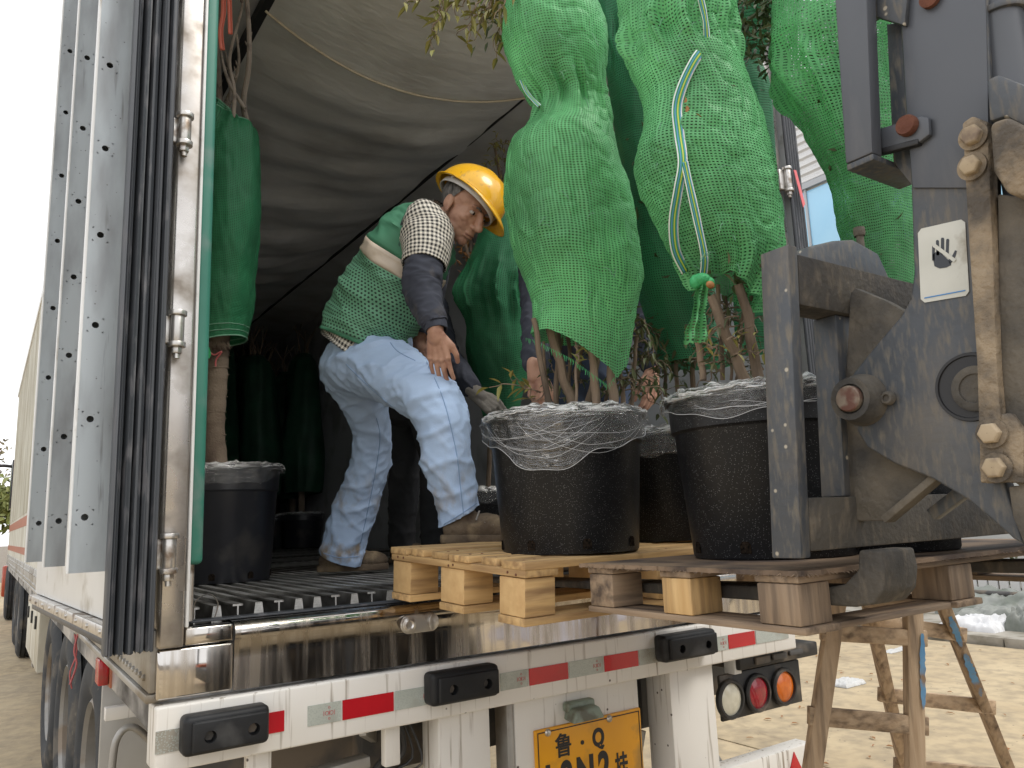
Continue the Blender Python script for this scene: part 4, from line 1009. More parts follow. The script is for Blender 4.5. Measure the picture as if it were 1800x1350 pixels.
# --- tree in front, on the fresh pallet
def pot_at(u, d, z):
    c = cp(u, 900, d); return (c[0], c[1], z)
A_D = 2.05
ca = pot_at(1000, A_D, PTOP+.004)
TA = root('potted_tree', 'green net wrapped shrub in black pot at the front corner of the fresh pallet', 'potted tree', ca, 'net wrapped potted trees')
pot(TA, ca, .203, .178, .355, M['pot'])
film_cover(TA, ca, .208, ca[2]+.352, 3, drop=.040, drop_front=.075, strands=9)
def hemA(c, s):
    front = -s
    return (np.interp(c, [-1, -.7, -.3, .1, .45, .62, .8, 1], [0, 2, 22, 48, 72, 88, 60, -20]) if front > -.2 else 0)
silA = [(-70, 885, 1045), (0, 888, 1050), (60, 882, 1066), (110, 896, 1068), (150, 915, 1064), (185, 940, 1064), (230, 922, 1078), (262, 893, 1086), (330, 888, 1105), (400, 894, 1117), (450, 902, 1123), (500, 922, 1126), (545, 934, 1118), (590, 934, 1112)]
_, _, smA = net_wrap(TA, silA, A_D, M['net'], nr=210, nu=210, seed=1, waists=((185, 40), (-60, 50)), hem=hemA)
fr = MB()
for k in range(60):
    q = k/59; u = 925+q*160; v = 594+np.interp(q, [0, .1, .5, .9, 1], [0, 4, 34, 78, 60])
    p = surf(u, min(v, 588), smA, A_D, 0); p = p-CU*pd(max(0, v-588), A_D)
    fr.tube([p, p-CU*random.uniform(.006, .018)+CR*random.uniform(-.006, .006)], [.0009, .0005], 4)
part('frayed_threads', fr, M['net'] if False else mat('green_thread', (.05, .36, .12), rough=.6), TA, kind='stuff')
def stems(rt, lst, d, m='bark', ztop=None):
    for (u0, v0, u1, v1, w, dd) in lst:
        mb = MB(); stem_mb(mb, cp(u0, v0, d+dd), cp(u1, v1, d+dd*.6), pd(w/2, d), pd(w*.42, d), .012, 6, 9); part('stem', mb, M[m], rt)
stems(TA, [(968, 722, 938, 560, 11, -.10), (1008, 722, 962, 560, 17, -.06), (978, 722, 985, 560, 10, .02), (1012, 730, 1025, 570, 10, .05), (1048, 722, 1040, 560, 15, -.09), (1078, 722, 1074, 560, 17, -.08), (1030, 722, 1060, 600, 12, .02), (1000, 722, 1000, 560, 8, .08),
           (1095, 722, 1092, 580, 9, .02), (1108, 722, 1120, 590, 8, .05), (1014, 730, 1012, 600, 5, -.13), (960, 722, 956, 600, 6, .06), (1062, 722, 1082, 610, 7, .07)], A_D)
sp, lv = MB(), MB()
for k in range(26):
    u = random.uniform(945, 1125); v = random.uniform(600, 705)
    sprig(sp, lv, cp(u, v, A_D+random.uniform(-.02, .12)), rng.normal(0, 1, 3)*V(1, 1, .6)+V(0, 0, .3), random.uniform(.05, .13), random.randint(2, 4), .034)
for k in range(24):
    u = random.uniform(1085, 1150); v = random.uniform(560, 700)
    sprig(sp, lv, cp(u, v, A_D+random.uniform(0, .15)), rng.normal(0, 1, 3)+V(0, 0, -.3), random.uniform(.06, .12), random.randint(3, 5), .036)
part('low_leaves', lv, M['leaf_d'], TA, kind='stuff')
ly = MB()
sprig(sp, ly, cp(950, 690, A_D-.06), -CR*1.0+CU*.45, .14, 4, .05, .3)
sprig(sp, ly, cp(940, 700, A_D-.05), -CR*.8+CU*.9, .10, 4, .04, .2)
sprig(sp, ly, cp(1015, 640, A_D-.14), CU, .05, 3, .036, .1)
for k in range(20):
    u = random.uniform(735, 900); t = (u-735)/165
    sprig(sp, ly, cp(u+30, random.uniform(-60, 10)+(30 if k % 3 == 0 else 0), A_D+random.uniform(-.1, .1)), -CR*random.uniform(.1, 1.0)-CU*random.uniform(.2, .9)+CF*random.uniform(-.3, .3), random.uniform(.06, .13), 4, .042, .25)
part('twigs', sp, M['bark'], TA, kind='stuff'); part('leaves', ly, M['leaf_y'], TA, kind='stuff')
ld = MB()
for k in range(7): leaf_cloud(ld, cp(880+random.uniform(-12, 40), random.uniform(-50, 50), A_D+.1), (.07, .07, .08), 22, .034)
leaf_cloud(ld, cp(985, 90, A_D), (.075, .06, .14), 160, .034); leaf_cloud(ld, cp(1000, 300, A_D), (.095, .085, .3), 240, .036); leaf_cloud(ld, cp(1020, 480, A_D), (.10, .09, .2), 160, .036)
part('leaves', ld, M['leaf_d'], TA, kind='stuff')
ribbon(TA, [cp(916, 140, A_D-.02), cp(925, 160, A_D-.04), cp(936, 174, A_D-.06), cp(948, 186, A_D-.10)], .010, tw=.2)
# --- tree on the old pallet, right of it
B_D = 1.72
cb = pot_at(1354, B_D, 1.3335)
TB = root('potted_tree', 'green net wrapped shrub with striped seam tape in black pot beside the forklift upright', 'potted tree', cb, 'net wrapped potted trees')
pot(TB, cb, .202, .172, .352, M['pot'])
film_cover(TB, cb, .207, cb[2]+.350, 11, drop=.022, drop_front=.012, strands=3)
silB = [(-70, 1085, 1300), (0, 1090, 1298), (50, 1092, 1294), (82, 1098, 1288), (120, 1110, 1302), (180, 1130, 1326), (230, 1126, 1340), (290, 1112, 1354), (345, 1130, 1364), (400, 1158, 1371), (440, 1178, 1374), (475, 1205, 1362), (505, 1222, 1340)]
def hemB(c, s): return np.interp(c, [-1, -.6, -.2, .3, 1], [0, -8, -14, 10, 44])
_, _, smB = net_wrap(TB, silB, B_D, M['net'], nr=210, nu=210, seed=5, waists=((85, 38), (500, 60), (-70, 50)), hem=hemB, fold=.02)
ribbon(TB, [surf(u, v, smB, B_D) for u, v in ((1215, -60), (1232, 0), (1240, 40), (1243, 78))], .012, tw=.3)
ribbon(TB, [surf(u, v, smB, B_D, .006) for u, v in ((1243, 80), (1222, 105), (1200, 150), (1190, 190), (1194, 235), (1200, 285), (1192, 335), (1184, 390), (1188, 440), (1206, 478))], .021, tw=.25)
ribbon(TB, [surf(u, v, smB, B_D, .006) for u, v in ((1203, 285), (1215, 340), (1226, 390), (1238, 450), (1236, 486))], .016, tw=.2)
# knot and hanging tail of net
kn = MB(); kc = cp(1233, 492, B_D-.13)
kn.ell(kc, (.020, .018, .014)); kn.ell(kc+CR*.013-CU*.006, (.014, .014, .012)); kn.ell(kc-CR*.012-CU*.004, (.012, .013, .015))
ko = part('net_knot', kn, mat('bunched_net', (.03, .30, .10), (.05, .40, .14), vs=60, rough=.6, bump=.004, bs=120), TB)
rows = []; uvs = []
for i in range(26):
    t = i/25; row = []
    for j in range(17):
        q = j/16-.5; wd = .020+.026*t
        c = kc-CU*(.008+.118*t)-CR*(.012*t)+CR*q*wd*(1+.15*math.sin(9*t))-CF*(.010*math.cos(q*13+2*t)+.004*math.sin(22*t))
        row.append(c-CU*(random.random()*.008 if i == 25 else 0)); uvs.append((q*wd, .12*t))
    rows.append(row)
tl = part('net_tail', MB().grid(rows, 17, 26), M['net'], TB, ang=80); setuv(tl.data, uvs)
part('red_twine', MB().ell(kc+CR*.014-CU*.012-CF*.016, (.011, .006, .008)), M['leaf_o'], TB)
stems(TB, [(1236, 668, 1222, 560, 12, -.05), (1312, 672, 1250, 520, 20, -.02), (1335, 672, 1298, 500, 19, -.06), (1270, 668, 1262, 500, 9, .05), (1295, 668, 1310, 520, 8, .08), (1285, 668, 1275, 520, 6, .1), (1325, 672, 1320, 520, 8, .1)], B_D)
sp, lv, ly, lo = MB(), MB(), MB(), MB()
for k in range(30):
    u = random.uniform(1235, 1345); v = random.uniform(530, 660)
    sprig(sp, lv, cp(u, v, B_D+random.uniform(-.04, .14)), rng.normal(0, 1, 3)+V(0, 0, .4), random.uniform(.05, .13), random.randint(2, 4), .030)
for k in range(9):
    u = random.uniform(1240, 1335); v = random.uniform(560, 650)
    sprig(sp, ly, cp(u, v, B_D-.07), rng.normal(0, 1, 3)+V(0, 0, .6), random.uniform(.04, .09), 2, .026)
leaf(lo, surf(1205, 170, smB, B_D), -CU+CR*.1, .045, .012); leaf(lo, surf(1215, 200, smB, B_D), CR-CU*.5, .04, .012); leaf(lo, surf(1212, 205, smB, B_D), -CU*1+CR*.5, .034, .012); leaf(lo, surf(1198, 222, smB, B_D), -CU-CR*.3, .03, .01)
part('brown_leaves', lo, M['leaf_o'], TB, kind='stuff')
leaf_cloud(lv, cp(1195, 60, B_D), (.07, .065, .16), 160, .032); leaf_cloud(lv, cp(1245, 260, B_D), (.085, .08, .26), 240, .034); leaf_cloud(lv, cp(1275, 420, B_D), (.07, .07, .15), 150, .034)
for k in range(9): leaf_cloud(lv, cp(1320+random.uniform(-30, 40), random.uniform(-40, 90), B_D+.12), (.07, .07, .08), 26, .034)
part('leaves', lv, M['leaf_d'], TB, kind='stuff'); part('low_leaves', ly, M['leaf_y'], TB, kind='stuff'); part('twigs', sp, M['bark'], TB, kind='stuff')
# --- generic tree measured from the picture
def wrapped_tree(label, u, d, zb, sil, rt=.185, rb=.168, h=.35, m='net_dark', seed=0, waists=(), leaves=(), stemsl=(), lm='leaf_d', potm='pot', hem=None, film=True, nr=80, nu=72, dn=None):
    c = pot_at(u, d, zb); r = root('potted_tree', label, 'potted tree', c, 'net wrapped potted trees')
    pot(r, c, rt, rb, h, M[potm], holes=False)
    if film: film_cover(r, c, rt+.004, c[2]+h-.003, seed+30, drop=.03, drop_front=.02)
    net_wrap(r, sil, dn or d, M[m], nr=nr, nu=nu, seed=seed, waists=waists, hem=hem)
    stems(r, stemsl, dn or d)
    lv, sp = MB(), MB()
    for (lu, lvv, ru, rv_, n) in leaves: leaf_cloud(lv, cp(lu, lvv, dn or d), (ru, ru, rv_), n, .034)
    if leaves: part('leaves', lv, M[lm], r, kind='stuff')
    return r
# between and behind the two front trees
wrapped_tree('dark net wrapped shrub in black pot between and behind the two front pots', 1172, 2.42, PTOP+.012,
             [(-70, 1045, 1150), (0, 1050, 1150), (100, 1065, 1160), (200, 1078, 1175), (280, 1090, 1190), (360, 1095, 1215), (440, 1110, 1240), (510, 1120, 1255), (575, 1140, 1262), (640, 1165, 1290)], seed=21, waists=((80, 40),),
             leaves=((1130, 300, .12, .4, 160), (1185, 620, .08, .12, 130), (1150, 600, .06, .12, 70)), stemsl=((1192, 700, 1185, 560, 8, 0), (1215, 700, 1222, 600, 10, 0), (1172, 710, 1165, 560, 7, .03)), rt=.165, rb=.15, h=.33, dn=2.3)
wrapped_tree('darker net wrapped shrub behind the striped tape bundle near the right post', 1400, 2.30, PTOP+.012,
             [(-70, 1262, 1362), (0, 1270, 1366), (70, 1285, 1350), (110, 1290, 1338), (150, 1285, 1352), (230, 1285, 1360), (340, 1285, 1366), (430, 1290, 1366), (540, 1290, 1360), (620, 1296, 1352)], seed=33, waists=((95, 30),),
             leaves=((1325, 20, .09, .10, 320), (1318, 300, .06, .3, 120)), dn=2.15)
def hemC(c, s): return 30*math.sin(3*c)
wrapped_tree('green net wrapped shrub behind the forklift mast, black pot behind the carriage', 1535, 1.78, 1.3335,
             [(-70, 1360, 1590), (0, 1362, 1588), (80, 1358, 1592), (150, 1384, 1596), (205, 1412, 1600), (262, 1436, 1604), (315, 1460, 1606), (380, 1474, 1610), (430, 1484, 1612), (500, 1492, 1612), (560, 1500, 1610)], seed=47, m='net', waists=((150, 60),),
             leaves=((1455, 110, .06, .2, 200), (1535, 350, .045, .18, 160)), stemsl=((1530, 668, 1525, 520, 16, 0), (1560, 668, 1560, 520, 14, .03)), nr=120, nu=110)

# ------------------------------------------------------------------ trees standing deeper in the trailer
cl = pot_at(393, 3.02, FLR+.001)
TL = root('potted_tree', 'tall tree with burlap wrapped trunk in black pot just inside the left post', 'potted tree', cl, 'net wrapped potted trees')
pot(TL, cl, .205, .178, .43, M['pot_dirty'])
film_cover(TL, cl, .212, cl[2]+.428, 17, drop=.022, drop_front=.03)
tr = MB(); tp = smoothpath([cp(382, 822, 3.0), cp(376, 760, 3.0), cp(379, 700, 3.0), cp(383, 640, 3.0), cp(386, 590, 3.0), cp(392, 480, 3.0)], 40)
tr.tube(tp, [.041-.004*i/39+.0015*math.sin(i*1.9)+.001*math.sin(i*3.1) for i in range(40)], 18)
trunk = part('trunk_wrap', tr, M['burlap'], TL)
tw = MB()
for k in range(5):
    i = 6+k*5; c = tp[i]; tw.tube([c+CR*.043*math.cos(q)+V(0, 0, .004*q)+nrm(V(CF[0], CF[1], 0))*.043*math.sin(q) for q in np.linspace(0, 6.6, 22)], .0016, 5)
part('binding_twine', tw, M['burlap'], trunk)
silL = [(196, 378, 430), (215, 368, 446), (240, 356, 453), (300, 348, 456), (380, 344, 457), (450, 342, 452), (490, 343, 446), (530, 340, 444), (565, 344, 438), (600, 350, 432)]
_, rowsL, _ = net_wrap(TL, silL, 3.0, M['net_fine'], nr=100, nu=96, seed=9, waists=((195, 40),), hem=lambda c, s: -8*c, top_hem=lambda c, s: 22*c, fold=.03)
for ri in (0, 4, 7, 92, 95, 99):
    part('net_hem', MB().tube([V(*q) for q in rowsL[ri]]+[V(*rowsL[ri][0])], .0018 if ri not in (0, 99) else .003, 5, cap=False), M['net_hem'], TL)
br = [((388, 215), (384, 130), (381, 60), (390, -20)), ((436, 222), (428, 180), (437, 120), (438, 60), (432, -30)), ((410, 212), (412, 160), (404, 100), (424, 20), (428, -20)), ((398, 214), (406, 150), (396, 90)), ((392, 190), (410, 150), (420, 110), (416, 60)), ((430, 190), (405, 150), (392, 110), (386, 70))]
for k, b in enumerate(br):
    pts = smoothpath([cp(u, v, 2.98+.05*math.sin(k*2+i)) for i, (u, v) in enumerate(b)], 26)
    part('branch', MB().tube(pts, np.linspace(.0125 if k < 2 else .008, .008 if k < 2 else .004, 26), 9), M['bark_grey'], TL)
bd = MB()
for k in range(40):
    b = br[k % 6]; i = random.randrange(len(b)-1); q = random.random(); u = b[i][0]*(1-q)+b[i+1][0]*q; v = b[i][1]*(1-q)+b[i+1][1]*q
    p = cp(u, v, 2.97); d = CR*random.uniform(-1, 1)+CU*random.uniform(-.2, 1); bd.tube([p, p+d*.012, p+d*.020+CU*.01], [.003, .0035, .0012], 5)
part('buds', bd, M['bark_grey'], TL, kind='stuff')
pk = mat('salmon_ribbon', (.78, .20, .14), rough=.45)
for pts, w in (([(392, -30), (393, 20), (388, 55), (391, 88)], .020), ([(402, -30), (404, 20), (405, 60)], .018)):
    q = smoothpath([cp(u, v, 2.93) for u, v in pts], 16); rows = [[p-CR*w/2, p+CF*.006, p+CR*w/2] for p in q]
    o = part('tie_ribbon', MB().grid(rows, 3, 16), pk, TL); o.modifiers.new('t', 'SOLIDIFY').thickness = .0015
gt = part('plant_tag', MB().prism([cp(u, v, 2.93) for u, v in ((361, 611), (367, 609), (371, 622), (368, 630), (358, 630))], CF*.002), mat('green_tag', (.05, .45, .17), rough=.4), TL)
part('red_twine', MB().tube(smoothpath([cp(u, v, 2.94) for u, v in ((366, 615), (376, 624), (390, 618), (380, 632), (379, 644))], 18), .003, 6), M['red_ink'], TL)
fz = MB()
for k in range(70):
    u = random.uniform(366, 402); p = cp(u, 600+random.uniform(0, 6), 2.95); fz.tube([p, p-CU*random.uniform(.01, .03)+CR*random.uniform(-.01, .012)], [.0012, .0006], 4)
part('burlap_fringe', fz, M['burlap'], TL, kind='stuff')
wrapped_tree('dark net wrapped shrub behind the worker, loose film over its pot', 855, 3.55, FLR+.001,
             [(370, 850, 930), (420, 838, 940), (470, 822, 940), (520, 805, 940), (570, 818, 938), (620, 818, 935), (670, 830, 925), (720, 846, 915), (745, 852, 908)], seed=61, waists=((520, 60),), dn=3.4, rt=.17, rb=.155, h=.33,
             leaves=((815, 440, .06, .10, 60),), lm='leaf_o', stemsl=((858, 860, 862, 720, 9, 0), (875, 860, 880, 720, 9, .02), (830, 480, 812, 410, 7, 0), (826, 480, 828, 415, 6, .02)))
TY = root('potted_tree', 'slim leafy shrub with yellow green foliage against the right trailer wall', 'potted tree', pot_at(905, 4.3, FLR+.001), 'net wrapped potted trees')
cy_ = pot_at(905, 4.3, FLR+.001); pot(TY, cy_, .17, .155, .33, M['pot'], holes=False)
stems(TY, [(900, 830, 880, 300, 7, 0), (905, 830, 870, 260, 6, 0)], 4.3)
lv = MB(); sp = MB()
for k in range(26): sprig(sp, lv, cp(random.uniform(858, 895), random.uniform(250, 380), 4.3+random.uniform(-.1, .1)), rng.normal(0, 1, 3)+V(0, 0, .8), .12, 4, .038)
part('leaves', lv, M['leaf_y'], TY, kind='stuff'); part('twigs', sp, M['bark'], TY, kind='stuff')
# rows of wrapped trees filling the front of the trailer, seen dimly
def row_tree(label):
    r = root('potted_tree', label, 'potted tree', (0, 0, 0), 'net wrapped trees packed deep in the trailer')
    pot(r, (0, 0, 0), .19, .172, .36, M['pot_dirty'], holes=False)
    part('trunk', MB().tube([(0, 0, .3), (.01, .01, .6), (-.01, 0, .8)], .03, 10), M['burlap'], r)
    nr_, nu_ = 40, 40; rows = []; uvs = []
    for i in range(nr_):
        t = i/(nr_-1); z = .58+1.55*t; rad = .07+.125*math.sin(PI*min(1, t*.9+.12))**.35*(1+.18*math.sin(5.5*t+1))
        row = []
        for j in range(nu_+1):
            a = 2*PI*(j % nu_)/nu_; f = 1+.05*math.sin(3*a+4*t)+.04*math.sin(7*a-5*t)+.08*mnoise.noise(Vector((math.cos(a)*2, math.sin(a)*2, t*4)))
            row.append((rad*f*math.cos(a), rad*f*math.sin(a), z)); uvs.append((a*.16, z))
        rows.append(row)
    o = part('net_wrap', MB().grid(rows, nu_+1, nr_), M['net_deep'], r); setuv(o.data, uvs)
    tw_ = MB()
    for q in range(7):
        tw_.tube(smoothpath([(.02*math.cos(q), .02*math.sin(q), 2.0), (.06*math.cos(q*2), .06*math.sin(q*2), 2.25), (.12*math.cos(q*2.3), .12*math.sin(q*2.3), 2.45)], 8), [.006]*4+[.004]*4, 5)
    part('top_twigs', tw_, M['bark'], r, kind='stuff')
    film_cover(r, (0, 0, 0), .195, .36, 77, drop=.03, drop_front=0)
    return r
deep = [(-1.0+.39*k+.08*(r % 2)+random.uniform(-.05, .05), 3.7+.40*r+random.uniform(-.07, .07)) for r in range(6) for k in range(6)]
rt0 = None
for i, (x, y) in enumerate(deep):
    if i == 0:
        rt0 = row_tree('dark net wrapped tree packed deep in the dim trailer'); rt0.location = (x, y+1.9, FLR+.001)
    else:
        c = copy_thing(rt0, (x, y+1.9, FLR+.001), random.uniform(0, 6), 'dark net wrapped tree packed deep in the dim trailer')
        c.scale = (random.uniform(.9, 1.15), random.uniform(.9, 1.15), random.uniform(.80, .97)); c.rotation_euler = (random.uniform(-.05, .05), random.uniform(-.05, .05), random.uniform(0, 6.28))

# ------------------------------------------------------------------ people
M['skin'] = mat('skin', (.44, .24, .165), (.51, .295, .21), vs=14, rough=.52, dirt=(.27, .12, .08), ds=22, damt=.3, dsoft=.25, bump=.0006, bs=160)
M['hair'] = mat('greying_hair', (.025, .023, .022), (.20, .19, .185), vs=90, st=(1, 1, .25), rough=.7, bump=.004, bs=120, bst=(1, 1, .2))
M['helmet'] = mat('yellow_helmet', (.80, .44, .008), (.78, .40, .008), vs=4, rough=.28, coat=.35, dirt=(.50, .29, .04), ds=24, dst=(1, 3, 1), damt=.22, d2=((.25, .16, .06), 40, (1, 4, 1), .10, .08))
M['strapw'] = mat('helmet_strap', (.62, .62, .63), rough=.5)
M['jeans'] = mat('pale_blue_trousers', (.395, .525, .74), (.42, .55, .765), low=((.30, .235, .16), .50, 16), vs=3, rough=.8, wav=(.006, 9, (1, 1, .6)), bump=.0006, bs=300)
M['dark_cloth'] = mat('dark_trousers', (.03, .032, .036), (.05, .05, .055), vs=5, rough=.9)
M['sleeve'] = mat('navy_sleeve', (.030, .034, .050), (.045, .05, .07), vs=10, rough=.9, wav=(.010, 14, (1, 1, 1)), dirt=(.08, .075, .08), ds=14, damt=.22)
M['vest'] = mat('green_vest', (.048, .185, .105), (.058, .22, .125), vs=5, rough=.7, wav=(.014, 7, (1, 1, .7)))
M['vest_mesh'] = pattern_mat('vest_mesh', 'dots', (.13, .32, .20), (.010, .035, .022), .0135, .0115)
M['band'] = mat('reflective_band', (.55, .47, .38), (.48, .40, .32), vs=9, rough=.4, dirt=(.36, .28, .2), ds=12, damt=.3)
M['check'] = pattern_mat('checked_shirt', 'check', (.68, .64, .56), (.012, .011, .012), .0135, .0135)
M['shoe'] = mat('muddy_shoe', (.075, .052, .035), (.13, .095, .062), vs=16, rough=.85, dirt=(.24, .18, .11), ds=11, damt=.36, bump=.004, bs=60)
M['glove'] = mat('work_glove', (.20, .185, .165), (.28, .26, .235), vs=20, rough=.9, bump=.003, bs=90)
M['eye'] = mat('eye', (.02, .012, .010), rough=.15); M['eyew'] = mat('eye_white', (.5, .46, .43), rough=.3)
def hand(mb, w, d, n, s, sc=1.0, curl=.25, splay=1.0):
    w = V(*w); d = nrm(d); n = nrm(n-d*np.dot(n, d)); s = nrm(np.cross(n, d))*(1 if np.dot(np.cross(n, d), s) > 0 else -1)
    mb.cap(w-d*.02*sc, w+d*.02*sc, .025*sc, .027*sc, 14)
    for i, (o, ln, rr, kn) in enumerate(((.030, .071, .0092, .087), (.0095, .080, .0095, .091), (-.0115, .074, .0090, .087), (-.031, .057, .0080, .079))):
        o *= splay; k = w+d*kn*sc+s*o*sc
        mb.cap(w+d*.012*sc+s*o*.55*sc, k, .0155*sc, .0118*sc, 12); mb.ell(k+n*.004*sc, (.0105*sc,)*3, nu=10, nv=8)
        p = k; dd = d+s*(o*2.4)
        for q, f in enumerate((.44, .30, .26)):
            dd = nrm(dd-n*curl*(1+.5*q+.12*i)); p2 = p+dd*ln*f*sc
            mb.cap(p, p2, rr*sc*(1-.07*q), rr*sc*(.95-.08*q), 10); p = p2
    a = w+d*.018*sc+s*.016*sc-n*.006*sc; b = w+d*.052*sc+s*.044*sc-n*.014*sc; c = w+d*.080*sc+s*.053*sc-n*.020*sc; e = w+d*.103*sc+s*.052*sc-n*.026*sc
    mb.cap(a, b, .0165*sc, .0125*sc, 12); mb.cap(b, c, .0115*sc, .0100*sc, 10); mb.cap(c, e, .0098*sc, .0080*sc, 10)
def head(mb, c, fw, up):
    z = nrm(up-fw*np.dot(up, fw)); y = nrm(fw); x = np.cross(y, z); A = np.array([x, y, z]); c = V(*c)
    P = lambda a, b, d: c+x*a+y*b+z*d
    E = lambda p, r: mb.ell(P(*p), r, A, 20, 14)
    E((0, -.014, .032), (.075, .096, .086)); E((0, .022, -.030), (.064, .066, .078)); E((0, .030, -.078), (.050, .048, .038)); E((0, .062, -.103), (.023, .020, .017))
    for q in (-1, 1):
        E((q*.038, .050, -.030), (.022, .026, .020)); E((q*.040, .022, -.075), (.020, .034, .030)); E((q*.030, .076, .017), (.024, .011, .0085)); E((q*.075, -.006, -.016), (.008, .016, .030)); E((q*.081, -.012, -.010), (.0045, .016, .026)); E((q*.078, .004, -.038), (.005, .007, .009))
        E((q*.0125, .094, -.046), (.0095, .011, .0085)); E((q*.031, .074, -.0135), (.017, .0085, .006))
    mb.cap(P(0, .084, .006), P(0, .108, -.040), .0095, .0135, 12); E((0, .107, -.044), (.0125, .011, .010))
    E((0, .083, -.0715), (.024, .0125, .0055)); E((0, .081, -.0835), (.021, .0125, .0065)); E((0, .075, -.060), (.022, .014, .011))
    return P, A
def head_extras(rt, P, A, c, hair=True):
    for q in (-1, 1):
        part('eye', MB().ell(P(q*.031, .0715, -.0035), (.0135, .0112, .0068), A, 14, 10), M['eyew'], rt)
        part('iris', MB().ell(P(q*.0315, .0795, -.0045), (.0058, .0042, .0058), A, 12, 8), M['eye'], rt)
        part('eyebrow', MB().tube(smoothpath([P(q*.012, .089, .013), P(q*.030, .088, .0195), P(q*.050, .074, .014)], 10), [.0022, .0034, .0038, .004, .004, .0038, .0035, .003, .0024, .0016], 7), M['hair'], rt)
    part('mouth_line', MB().tube(smoothpath([P(-.023, .083, -.078), P(-.010, .0935, -.0765), P(0, .0948, -.0775), P(.010, .0935, -.0765), P(.023, .083, -.078)], 14), .0016, 6), mat('lip', (.17, .06, .05), rough=.5), rt)
    if hair:
        hm = MB(); nu, nv = 64, 34; rows = []
        x, y, z = A
        for i in range(nv):
            th = PI*.72*i/(nv-1); row = []
            for j in range(nu):
                a = 2*PI*j/nu
                ca = math.sin(a)   # +1 = forward
                lim = np.interp(ca, [-1, -.5, 0, .35, .55, 1], [1.0, 1.0, .92, .62, .55, .50])
                t = th*lim; nz_ = .0025*mnoise.noise(Vector((a*6, t*9, 1)))
                p = V(math.cos(a)*math.sin(t)*.0795, math.sin(a)*math.sin(t)*.1005-.014, math.cos(t)*.0905+.032)
                row.append(P(*(p*(1+nz_*8))))
            rows.append(row)
        part('hair', hm.grid(rows, nu, nv, wrapu=True), M['hair'], rt, ang=80)
def helmet(rt, c, fw, up, worn='yellow safety helmet'):
    z = nrm(up); y = nrm(fw-z*np.dot(fw, z)); x = np.cross(y, z); c = V(*c)
    P = lambda a, b, d: c+x*a+y*b+z*d
    nu, nv = 96, 30; rows = []
    for i in range(nv):
        th = PI/2*(1-i/(nv-1)); row = []
        for j in range(nu):
            a = 2*PI*j/nu; ca, sa = math.cos(a), math.sin(a)
            rx, ry, rz = .116, .142, .132
            px, py, pz = rx*ca*math.sin(th), ry*sa*math.sin(th), rz*math.cos(th)**.92
            ridge = .006*math.exp(-(px/.017)**2)*max(0, math.cos(th))**.5 + .0035*(math.exp(-((abs(px)-.042)/.008)**2))*max(0, math.cos(th))**.5
            pz += ridge
            if i == 0: px *= 1.02; py *= 1.02
            row.append(P(px, py, pz))
        rows.append(row)
    h = part('helmet', MB().grid(rows, nu, nv, wrapu=True), M['helmet'], rt, ang=60)
    h.modifiers.new('t', 'SOLIDIFY').thickness = .003
    rows = []
    for i in range(7):
        t = i/6; row = []
        for j in range(nu):
            a = 2*PI*j/nu; ca, sa = math.cos(a), math.sin(a)
            ext = .011+.047*max(0, sa)**2.2
            row.append(P((.116+ext*t)*ca*(1 if sa < 0 else 1-.05*t), (.142+ext*t)*sa, .004-.004*t-.030*t*max(0, sa)**2.2*t))
        rows.append(row)
    b = part('helmet_brim', MB().grid(rows, nu, 7, wrapu=True), M['helmet'], rt, ang=60)
    b.modifiers.new('t', 'SOLIDIFY').thickness = .004
    rows = []
    for i in range(3):
        row = []
        for j in range(nu): a = 2*PI*j/nu; row.append(P(.101*math.cos(a), .122*math.sin(a), -.014+.011*i))
        rows.append(row)
    o = part('head_band', MB().grid(rows, nu, 3, wrapu=True), M['strapw'], h); o.modifiers.new('t', 'SOLIDIFY').thickness = .0025
    for a in (PI*.78, PI*1.1, PI*1.5, PI*1.9, PI*.22):
        q = [P(.101*math.cos(a), .122*math.sin(a), .0), P(.095*math.cos(a), .115*math.sin(a), .05), P(.05*math.cos(a), .06*math.sin(a), .10)]
        part('cradle_strap', MB().tube(smoothpath(q, 8), .006, 6), M['strapw'], h)
    return h
def creases(me, amp, sc, seed=0, ridge=True, dirv=None):
    a = verts(me); n = normals(me); o = a.copy()
    for i in range(len(a)):
        p = Vector(a[i])*sc
        if dirv is not None: p = p-Vector(dirv)*(p.dot(Vector(dirv)))*.65
        w = mnoise.noise(p+Vector((seed, seed*2.1, 0))); w2 = mnoise.noise(p*2.3+Vector((seed, 0, 5)))
        h = (max(0, 1-abs(w)*4.5)**1.4-.2)+.45*(max(0, 1-abs(w2)*4)**1.3-.2) if ridge else w+.5*w2
        o[i] += n[i]*amp*h
    setverts(me, o)
